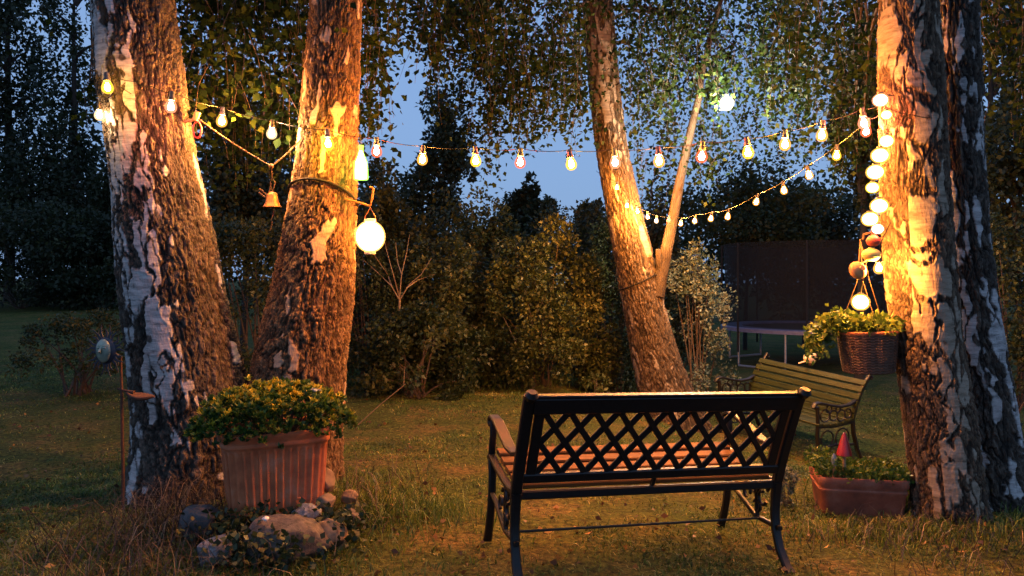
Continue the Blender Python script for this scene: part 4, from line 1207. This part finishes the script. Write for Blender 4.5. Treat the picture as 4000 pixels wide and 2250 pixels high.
LBL = {'dim': 'dim yellow tinted bulb', 'red': 'red tinted bulb', 'pink': 'pink tinted bulb', 'yellow': 'yellow tinted bulb', 'white': 'white bulb'}
up_b = [(268, 216, 4.55, 'dim'), (433, 264, 4.58, 'pink'), (560, 300, 4.92, 'warm'), (685, 332, 4.95, 'white'), (823, 357, 4.80, 'yellow'), (947, 378, 4.85, 'red'), (1065, 397, 4.85, 'warm'),
        (1195, 401, 4.82, 'yellow'), (1310, 404, 4.8, 'red'), (1432, 408, 4.78, 'yellow'), (1545, 405, 4.74, 'pink'), (1655, 401, 4.7, 'warm'), (1768, 388, 4.65, 'red'), (1878, 379, 4.6, 'yellow'),
        (1975, 360, 4.55, 'warm'), (2070, 336, 4.5, 'warm'), (2169, 306, 4.42, 'pink')]
ul = thing('string_light', 'long upper string of coloured bulbs from the patched birch to the papery birch', 'string light')
att = []
off = 0.066
for i, (x, y, d, k) in enumerate(up_b):
    p = W(x, y, d) + Vector((0, 0, off + 0.006))
    att.append(p)
    bulb(ul, p, k, 1.12 + 0.06 * random.random(), LBL.get(k), (random.uniform(-.12, .12), random.uniform(-.12, .12)))
path = [W(330, 236, 4.66), att[0], W(340, 205, 4.63), W(385, 218, 4.60)] + att[1:] + [W(2215, 262, 4.34), W(2300, 290, 4.29), W(2372, 292, 4.36), W(2392, 288, 4.5)]
q = MB(); q.tube(cable_pts(path), 0.0024, 6); q.build('cable', M['cable'], ul)

low_b = [(1553, 472, 8.75, 'warm', .9), (1578, 518, 8.78, 'warm', .85), (1603, 532, 8.82, 'warm', .85), (1629, 546, 8.86, 'warm', .85), (1653, 556, 8.86, 'white', .85), (1715, 563, 8.7, 'warm', .9), (1750, 556, 8.35, 'warm', .95),
         (1792, 550, 8.0, 'warm', 1), (1833, 545, 7.6, 'warm', 1), (1907, 508, 7.0, 'warm', 1), (1970, 479, 6.4, 'warm', 1), (2031, 441, 5.8, 'warm', 1), (2106, 392, 5.2, 'yellow', 1), (2186, 330, 4.5, 'red', 1)]
ll = thing('string_light', 'lower string of warm bulbs dipping from the leaning slender birch to the papery birch', 'string light')
att2 = []
for x, y, d, k, sc in low_b:
    p = W(x, y, d) + Vector((0, 0, off * sc + 0.004))
    att2.append(p)
    bulb(ll, p, k, sc, LBL.get(k), (random.uniform(-.2, .2), random.uniform(-.2, .2)))
path = [W(1500, 430, 9.15), W(1525, 445, 8.86)] + att2 + [W(2220, 285, 4.34)]
q = MB(); q.tube(cable_pts(path, 0.008), 0.0024, 6); q.build('cable', M['cable'], ll)
q = MB(); q.lathe([(0.0001, -0.11), (0.02, -0.10), (0.03, -0.075), (0.02, -0.045), (0.012, -0.03), (0.0001, 0.0)], 14, W(1683, 550, 8.95) + Vector((0, 0, 0.05)))
rb_ = q.build('bulb', M['redplastic'], ll); rb_['label'] = 'unlit red bulb in front of the thin stem'

# stray lamp on the far left of the patched birch
sl = thing('lamp', 'single white glowing bulb hanging at the left edge of the patched birch', 'lamp')
bulb(sl, W(250, 287, 4.75) + Vector((0, 0, off)), 'faint', 1.0)
q = MB(); q.tube(cable_pts([W(250, 287, 4.75) + Vector((0, 0, off)), W(262, 250, 4.72), W(285, 232, 4.74)]), 0.003, 6); q.build('cable', M['cable'], sl)

# bright floodlight in the leaves
fl = thing('lamp', 'very bright white lamp hanging high among the leaves right of the thin stem', 'lamp', W(1828, 258, 8.4))
q = MB(); q.lathe([(0.0001, -0.09), (0.045, -0.075), (0.075, -0.03), (0.078, 0.01), (0.05, 0.05), (0.022, 0.055)], 18); q.build('glass', M['glass_star'], fl)
q = MB(); q.lathe([(0.0001, -0.065), (0.035, -0.05), (0.055, -0.01), (0.035, 0.03), (0.0001, 0.045)], 14); q.build('filament', M['core_star'], fl)
q = MB(); q.lathe([(0.024, 0.05), (0.026, 0.085), (0.012, 0.10), (0.0001, 0.10)], 14); q.build('socket', M['socket'], fl)
q = MB(); q.tube([(0, 0, 0.1), (0.01, 0.1, 0.6), (-0.05, 0.5, 1.3)], 0.004, 5); q.build('cable', M['cable'], fl)

# glowing bottle
btl = thing('bottle_light', 'glowing green-white bottle hanging against the rough brown trunk', 'lamp', W(908, 452, 4.95))
k_ = 4.95 / F
q = MB(); q.lathe([(0.0001, 0.0), (17 * k_, 0.0), (18.5 * k_, 3 * k_), (18 * k_, 25 * k_), (16 * k_, 45 * k_), (10 * k_, 60 * k_), (6.5 * k_, 68 * k_), (6 * k_, 80 * k_), (7 * k_, 82 * k_), (7 * k_, 86 * k_), (0.0001, 86 * k_)], 22); q.build('bottle', M['bottleglow'], btl)
q = MB(); q.lathe([(0.0001, 3 * k_), (14.5 * k_, 3 * k_), (15 * k_, 25 * k_), (13 * k_, 45 * k_), (7 * k_, 60 * k_), (4 * k_, 72 * k_), (0.0001, 74 * k_)], 16); q.build('light', M['bottlecore'], btl)
q = MB(); q.tube([(0, 0, 86 * k_), (0.0, -0.01, 110 * k_), (-0.02, -0.04, 130 * k_)], 0.003, 6); q.build('wire', M['cable'], btl)

# globe lantern on a copper bracket
dl = 4.98
br = thing('lantern_bracket', 'bent copper rod hook fixed to the rough brown trunk', 'bracket')
q = MB(); q.tube([W(868, 500, 5.0), W(893, 507, dl), W(932, 518, dl), W(936, 500, dl), W(939, 474, dl), W(930, 470, dl)], 0.0075, 8); q.build('rod', M['brass'], br)
gl = thing('globe_lantern', 'big round white glowing lantern hanging from the copper hook', 'lantern', W(931, 595, dl))
r_ = 38 / F * dl
q = MB()
prof = []
for j in range(25):
    a = -PI / 2 + PI * (0.12 + 0.76 * j / 24)
    prof.append((r_ * math.cos(a) * (1 + 0.012 * math.cos(j * PI)), r_ * math.sin(a) * 1.06))
q.lathe(prof, 36); q.build('globe', M['globeglow'], gl)
q = MB(); q.lathe([(a_ * 0.9, b_ * 0.9) for a_, b_ in [(0.0001, prof[0][1])] + prof + [(0.0001, prof[-1][1])]], 28); q.build('light', M['globecore'], gl)
q = MB(); z_ = prof[-1][1]; rr_ = prof[-1][0]
q.lathe([(rr_ * 0.9, z_ - 0.004), (rr_ * 1.02, z_), (rr_ * 1.02, z_ + 0.016), (rr_ * 0.9, z_ + 0.018), (0.0001, z_ + 0.018)], 24); q.build('cap', M['whitepaint'], gl)
q = MB(); q.lathe([(0.0001, prof[0][1] - 0.018), (rr_ * 0.95, prof[0][1] - 0.018), (rr_ * 1.02, prof[0][1] - 0.012), (rr_ * 1.0, prof[0][1] + 0.004)], 24); q.build('base', M['whitepaint'], gl)
q = MB(); tp = W(931, 519, dl) - W(931, 595, dl)
q.tube([(-rr_, 0, z_ + 0.012), (-rr_ * 0.85, 0, z_ + 0.035), (-0.006, 0, tp.z - 0.02), (0, 0, tp.z + 0.004), (0.006, 0, tp.z - 0.02), (rr_ * 0.85, 0, z_ + 0.035), (rr_, 0, z_ + 0.012)], 0.0032, 6); q.build('handle', M['brass'], gl)

# strap round the rough trunk, rope and bell
def ring_round(info, z, tilt, grow, n=40, wob=0.0):
    c, r_ = axis_at(info, z)
    return [Vector((c.x + (r_ + grow) * math.cos(a), c.y + (r_ + grow) * math.sin(a), z + tilt * (-math.sin(a)) * r_ + wob * math.sin(3 * a))) for a in np.linspace(0, 2 * PI, n)]
rp = thing('tree_strap', 'dark strap tied round the rough brown trunk above the round lantern', 'strap')
c_, r0_ = axis_at(inB, 1.89)
q = MB()
pts = []
for a in np.linspace(0, 2 * PI, 44):
    z = 1.865 + 0.10 * (-math.sin(a)) - 0.03 * math.cos(a)
    c2, r2 = axis_at(inB, z)
    pts.append(Vector((c2.x + (r2 + 0.012) * math.cos(a), c2.y + (r2 + 0.012) * math.sin(a), z)))
q.tube(pts, 0.0085, 8, cap=False); q.build('band', M['cable'], rp)
rp2 = thing('tree_strap', 'thin dark cord tied round the leaning slender birch at its fork', 'strap')
q = MB(); zc = EYE - (708 - HOR) / F * 9.3
pts = []
for a in np.linspace(0, 2 * PI, 40):
    z = zc + 0.10 * math.cos(a)
    c2, r2 = axis_at(inC, z)
    pts.append(Vector((c2.x + (r2 + 0.012) * math.cos(a), c2.y + (r2 + 0.012) * math.sin(a), z)))
q.tube(pts, 0.009, 6, cap=False); q.build('band', M['cable'], rp2)

db = 4.98
hg = thing('rope', 'sagging hemp rope tied between the patched birch and the rough brown trunk', 'rope')
kn = W(683, 418, db)
q = MB(); q.tube(bez(W(500, 300, 4.9), kn, -0.012, 14) + bez(kn, W(762, 345, 5.0), -0.01, 9)[1:], 0.0048, 7); q.blob(kn, (0.016, 0.016, 0.018), 3, 0.2, n=(12, 8)); q.build('strand', M['rope'], hg)
bl = thing('bell', 'small brass garden bell hanging from the sagging rope', 'bell', W(685, 520, db))
k_ = db / F
q = MB(); q.lathe([(18 * k_, 6 * k_), (21 * k_, 0), (23 * k_, -1 * k_), (20.5 * k_, 4 * k_), (16 * k_, 12 * k_), (14 * k_, 26 * k_), (11 * k_, 34 * k_), (4 * k_, 38 * k_), (0.0001, 39 * k_)], 28); q.build('body', M['brass'], bl)
q = MB(); q.tube([(0, 0, 37 * k_), (0.012, 0, 50 * k_), (0.018, 0, 62 * k_), (0, 0, 74 * k_), (-0.012, 0, 62 * k_), (-0.008, 0, 48 * k_), (0, 0, 38 * k_)], 0.0042, 6); q.tube([(0, 0, 72 * k_), kn - W(685, 520, db)], 0.004, 6); q.build('hanger', M['rope'], bl)
q = MB(); q.bar([(-8 * k_, 0.01, 24 * k_), (-20 * k_, 0.01, 34 * k_), (-34 * k_, 0.01, 46 * k_)], 0.012, 0.012, side=(0, 1, 0)); q.bar([(-12 * k_, -0.01, 20 * k_), (-22 * k_, -0.01, 27 * k_), (-32 * k_, -0.01, 35 * k_)], 0.012, 0.012, side=(0, 1, 0))
q.tube([(-10 * k_, 0, 28 * k_), (-2 * k_, 0, 60 * k_)], 0.005, 6); q.build('bracket', M['rust'], bl)
q = MB(); q.tube([(0, 0, 30 * k_), (0.0, 0, 0), (0.004, 0, -14 * k_), (-0.004, 0, -30 * k_), (0.0, 0, -42 * k_), (-0.012, 0, -60 * k_)], [0.004, 0.004, 0.006, 0.005, 0.005, 0.007], 6); q.build('pull_cord', M['rope'], bl)
wb = thing('rope_peg', 'small wooden peg with a red loop on the right side of the patched birch', 'peg', W(494, 292, 4.92))
q = MB(); q.box((0.0, 0, 0.0), (0.032, 0.03, 0.058), (0, 0.35, 0.2)); q.tube([(-0.09, 0.03, -0.03), (0.0, 0, -0.02)], 0.01, 8); q.build('block', M['wood'], wb, bevel=0.004)
q = MB(); q.tube([(0.005 + 0.026 * math.cos(a), 0, -0.085 + 0.05 * math.sin(a)) for a in np.linspace(0, 2 * PI, 18)], 0.006, 6, cap=False); q.build('loop', M['redplastic'], wb)

# ------------------------------------------------------------------ lampions on the papery birch
LG = 'lampions hanging in a column beside the papery birch'
def lampion(label, px, py, d, wpx, mat, tall=0.86, tilt=(0, 0, 0), lit=True):
    p = W(px, py, d)
    t = thing('paper_lantern', label, 'lantern', p, tilt, LG)
    r_ = wpx / 2 / F * d
    q = MB(); pr = []
    for j in range(17):
        a = -PI / 2 + PI * (0.1 + 0.8 * j / 16)
        pr.append((r_ * math.cos(a) * (1 + 0.02 * (-1) ** j), r_ * tall * math.sin(a)))
    q.lathe(pr, 22); q.build('shade', mat if not lit else M['lamp_' + mat], t)
    if lit:
        q = MB(); q.lathe([(0.0001, pr[0][1] * 0.8)] + [(a * 0.80, b * 0.80) for a, b in pr] + [(0.0001, pr[-1][1] * 0.8)], 16); q.build('light', M['flame_' + mat], t)
    q = MB(); q.lathe([(pr[-1][0] * 1.02, pr[-1][1] - 0.002), (pr[-1][0] * 1.02, pr[-1][1] + 0.007), (0.0001, pr[-1][1] + 0.008)], 16); q.build('cap', M['socket'] if lit else mat, t)
    return t
lampion('pink glowing lampion, topmost of the column beside the papery birch', 2215, 252, 4.30, 40, 'pink')
lampion('small yellow glowing lampion just under the topmost pink one', 2230, 289, 4.28, 28, 'warm')
lampion('yellow glowing lampion touching the bark below the cable end', 2230, 355, 4.27, 38, 'warm')
lampion('white glowing lampion in the upper half of the column, above two others alike', 2214, 391, 4.25, 46, 'warm')
lampion('white glowing lampion directly above the small half-lit yellow one', 2202, 433, 4.25, 46, 'warm')
lampion('small dim yellow lampion in the middle of the column', 2195, 472, 4.26, 34, 'yellow')
lampion('white glowing lampion directly below the small dim yellow one', 2212, 518, 4.25, 46, 'warm')
lampion('white glowing lampion lower left of its neighbours, above the unlit red one', 2189, 551, 4.24, 44, 'warm')
lampion('small glowing lampion wedged below the lowest white pair', 2208, 576, 4.27, 32, 'pink')
lampion('unlit red paper lampion under the glowing column', 2197, 606, 4.3, 34, M['paperred'], lit=False)
lampion('unlit green-yellow paper lampion above the low bulb', 2192, 641, 4.3, 46, M['papergreen'], 0.72, lit=False)
lampion('unlit orange paper lampion turned on its side left of the low bulb', 2158, 680, 4.28, 46, M['paperorange'], 0.7, (R(70), R(0), R(20)), lit=False)
lampion('round glowing lampion just above the hanging basket plants', 2165, 760, 4.62, 46, 'warm', 0.95)
lb = thing('lamp', 'single bright bulb low on the papery birch beside the orange lampion', 'lamp')
bulb(lb, W(2211, 672, 4.3) + Vector((0, 0, off)), 'warm', 1.0)
q = MB(); q.tube([W(2211, 672, 4.3) + Vector((0, 0, off)), W(2216, 610, 4.31), W(2240, 560, 4.36)], 0.003, 6); q.build('cable', M['cable'], lb)
lc = thing('hanging_string', 'thin cord running down the lampion column beside the papery birch', 'cord')
q = MB(); q.tube(cable_pts([W(2250, 240, 4.36), W(2222, 236, 4.31), W(2228, 275, 4.3), W(2232, 335, 4.29), W(2222, 375, 4.28), W(2212, 415, 4.28), W(2200, 455, 4.28), W(2208, 498, 4.28), W(2198, 535, 4.27), W(2204, 566, 4.29), W(2200, 590, 4.32), W(2195, 625, 4.32), W(2180, 655, 4.32), W(2160, 662, 4.31)], 0.004), 0.0028, 6)
q.tube([W(2180, 655, 4.32), W(2172, 700, 4.45), W(2165, 742, 4.62)], 0.0028, 6)
q.build('strand', M['cable'], lc)

# hanging basket
dk = 4.52
BK = W(2182, 836, dk)
bk_ = thing('hanging_basket', 'dark wicker basket with an orange rim and trailing green plants beside the papery birch', 'basket', BK, (0, R(-2), 0))
rb0 = 72 / F * dk; hb = 100 / F * dk
q = MB(); nr_ = 15; prf = []
nseg_ = 96
V = []; Fc = []
for j in range(46):
    u_ = j / 45
    zz_ = -hb * (1 - u_)
    base_r = rb0 * (0.80 + 0.18 * u_ ** 0.7)
    for k in range(nseg_):
        a = 2 * PI * k / nseg_
        wv = 0.0045 * math.sin(u_ * nr_ * PI * 2) * math.cos(a * 24) + 0.003 * abs(math.sin(u_ * nr_ * PI))
        V.append(((base_r + wv) * math.cos(a), (base_r + wv) * math.sin(a), zz_))
for j in range(45):
    for k in range(nseg_):
        a, b = j * nseg_ + k, j * nseg_ + (k + 1) % nseg_
        Fc.append((a, b, b + nseg_, a + nseg_))
Fc.append(tuple(range(nseg_))[::-1])
q.add(V, Fc); q.build('basket', M['wicker'], bk_)
q = MB(); q.lathe([(rb0 * 0.93, -0.01), (rb0 * 1.0, -0.004), (rb0 * 1.02, 0.006), (rb0 * 0.98, 0.014), (rb0 * 0.92, 0.012), (rb0 * 0.9, -0.02), (0.0001, -0.02)], 40); q.build('rim', M['terracotta'], bk_)
top_ = W(2172, 600, 4.45) - BK
q = MB()
for k in range(3):
    a = 0.5 + k * 2.094
    q.tube([(rb0 * 0.96 * math.cos(a), rb0 * 0.96 * math.sin(a), 0.0), (top_.x * 0.6 + 0.25 * rb0 * math.cos(a), top_.y * 0.6, top_.z * 0.55), top_], 0.0025, 6)
q.build('cord', M['rope'], bk_)
g_ = np.random.default_rng(17)
P, A, sz = [], [], []
for k in range(220):
    a = g_.random() * 2 * PI; r_ = rb0 * math.sqrt(g_.random()) * 1.0
    c = np.array([r_ * math.cos(a), r_ * math.sin(a), 0.015 + 0.06 * g_.random()])
    for j in range(6):
        P.append(c + g_.normal(size=3) * 0.012); A.append(np.array([math.cos(a), math.sin(a), 0.5]) * 0.5 + g_.normal(size=3) * 0.7); sz.append(0.03 + 0.02 * g_.random())
for k in range(150):
    u_ = g_.random()
    c = np.array([-rb0 * (0.85 + 1.0 * u_), -rb0 * (0.2 - 0.6 * g_.random()), 0.05 + 0.05 * g_.random() - 0.16 * u_ ** 2])
    c += g_.normal(size=3) * np.array([0.03, 0.03, 0.022])
    for j in range(6):
        P.append(c + g_.normal(size=3) * 0.012); A.append(np.array([-0.3, -0.2, -0.1]) + g_.normal(size=3) * 0.7); sz.append(0.024 + 0.02 * g_.random())
leaves('plant', np.array(P), np.array(A), np.array(sz), M['basketleaf'], bk_, 0.6, 0.14, None, g_)
hk = thing('basket_hook', 'iron hook on the papery birch that carries the hanging basket', 'hook')
q = MB(); q.tube([W(2250, 575, 4.5), W(2205, 580, 4.47), W(2172, 590, 4.45), W(2170, 602, 4.45)], 0.006, 7); q.build('rod', M['rust'], hk)

# ------------------------------------------------------------------ trough with toadstools
a_, b_ = W(2060, 1290, 4.55), W(2294, 1312, 4.45)
dirv = Vector((b_.x - a_.x, b_.y - a_.y, 0)); L_ = dirv.length; yaw = math.atan2(dirv.y, dirv.x)
ctr = (a_ + b_) / 2 + Vector((-math.sin(yaw), math.cos(yaw), 0)) * 0.20
ctr.z = g1(ctr.x, ctr.y) - 0.005
tg = thing('planter_trough', 'weathered rectangular terracotta trough with green plants and toadstools, at the papery birch foot', 'planter', ctr, (0, 0, yaw))
q = MB(); n = 160
bs_, u = superbox(L_ / 2, 0.20, 10, n)
hts = [(0, .88), (0.01, .9), (0.13, .95), (0.135, .975), (0.15, .985), (0.156, .955), (0.165, .96), (0.175, 1.0), (0.215, 1.02), (0.222, 1.01), (0.222, .94), (0.18, .91)]
V = [(x * s_, y * s_, z) for z, s_ in hts for x, y in bs_]
Fc = [(i * n + k, i * n + (k + 1) % n, (i + 1) * n + (k + 1) % n, (i + 1) * n + k) for i in range(len(hts) - 1) for k in range(n)] + [tuple(range(n))[::-1]]
q.add(V, Fc); q.build('trough', M['oldterracotta'], tg, sharp=50)
q = MB(); q.add([(x * .915, y * .915, 0.19) for x, y in bs_], [tuple(range(n))]); q.build('soil', M['soil'], tg)
P, A, sz, tn = [], [], [], []
for k in range(520):
    x = (g_.random() - 0.5) * L_ * 1.0; y = (g_.random() - 0.5) * 0.38
    hh = 0.20 + 0.05 * g_.random() + (0.07 * g_.random() if x < -0.12 else 0)
    t0 = g_.random()
    for j in range(7):
        P.append(np.array([x, y, hh]) + g_.normal(size=3) * 0.012); A.append(g_.normal(size=3) * 0.6 + np.array([0, 0, 0.35])); sz.append(0.018 + 0.018 * g_.random()); tn.append(np.clip(0.6 * t0 + 0.3 * g_.random(), 0, 1))
leaves('plants', np.array(P), np.array(A), np.array(sz), M['potleaf'], tg, 0.6, 0.14, np.array(tn), g_)


def toadstool(label, px, py_top, py_bot, d, cap_w, mat, cone):
    b = W(px, py_bot, d); t = W(px, py_top, d); h = t.z - b.z; w = cap_w / 2 / F * d
    o = thing('toadstool', label, 'ornament', b)
    q = MB(); q.lathe([(0.010, -0.06), (0.010, -0.01), (0.009, h * 0.2), (0.007, h * 0.5), (0.0001, h * 0.52)], 14); q.build('stem', M['wood'], o)
    q = MB(); q.lathe([(0.0001, h * 0.42), (w * 0.7, h * 0.40), (w, h * 0.385), (w * 0.97, h * 0.43), (w * (0.8 if cone else 0.95), h * 0.56), (w * (0.55 if cone else 0.8), h * 0.75), (w * (0.33 if cone else 0.5), h * 0.9), (w * 0.16, h * 0.985), (0.0001, h)], 24); q.build('cap', mat, o)
    return o
toadstool('red toadstool ornament with a tall pointed cap in the terracotta trough', 2124, 1088, 1180, 4.62, 38, M['redpaint'], True)
toadstool('small blue-grey toadstool ornament beside the red one in the trough', 2098, 1140, 1188, 4.60, 15, M['bluepaint'], False)

# ------------------------------------------------------------------ trampoline
TC = Vector(W(2050, 830, 16.6)); TC.z = g1(TC.x, 16.6)
tp = thing('trampoline', 'round trampoline with dark safety net standing behind the olive bench', 'trampoline', TC)
rt, hp_ = 1.85, 0.74
q = MB(); q.tube([(rt * math.cos(a), rt * math.sin(a), hp_) for a in np.linspace(0, 2 * PI, 49)], 0.028, 8, cap=False); q.build('frame', M['galv'], tp)
q = MB(); q.lathe([(rt * 0.80, hp_ + 0.01), (rt * 0.80, hp_ + 0.045), (rt * 0.98, hp_ + 0.055), (rt * 1.03, hp_ + 0.035), (rt * 1.03, hp_ - 0.035), (rt * 1.0, hp_ - 0.04)], 48); q.build('edge_pad', M['padblue'], tp)
q = MB(); q.lathe([(0.0001, hp_), (rt * 0.86, hp_ + 0.005)], 48); q.build('jumping_mat', M['mat'], tp)
for k in range(4):
    a = 0.62 + k * PI / 2
    q = MB()
    for da in (-0.3, 0.3):
        c = Vector((rt * math.cos(a + da), rt * math.sin(a + da), 0))
        q.tube([c + Vector((0, 0, hp_)), c + Vector((0, 0, 0.06))], 0.024, 8)
    q.tube([(rt * math.cos(a - 0.3), rt * math.sin(a - 0.3), 0.08), (rt * math.cos(a - 0.3), rt * math.sin(a - 0.3), 0.02), (rt * math.cos(a + 0.3), rt * math.sin(a + 0.3), 0.02), (rt * math.cos(a + 0.3), rt * math.sin(a + 0.3), 0.08)], 0.024, 8)
    q.build('leg', M['galv'], tp)
for k in range(8):
    a = 0.35 + k * PI / 4
    q = MB(); q.tube([((rt + 0.06) * math.cos(a), (rt + 0.06) * math.sin(a), 0.3), ((rt + 0.06) * math.cos(a), (rt + 0.06) * math.sin(a), hp_ + 1.75)], 0.022, 8); q.build('net_pole', M['mat'], tp)
q = MB(); q.lathe([(rt * 0.99, hp_ + 0.02), (rt * 0.985, hp_ + 0.6), (rt * 0.985, hp_ + 1.2), (rt * 1.0, hp_ + 1.75)], 64); q.build('net', M['net'], tp)
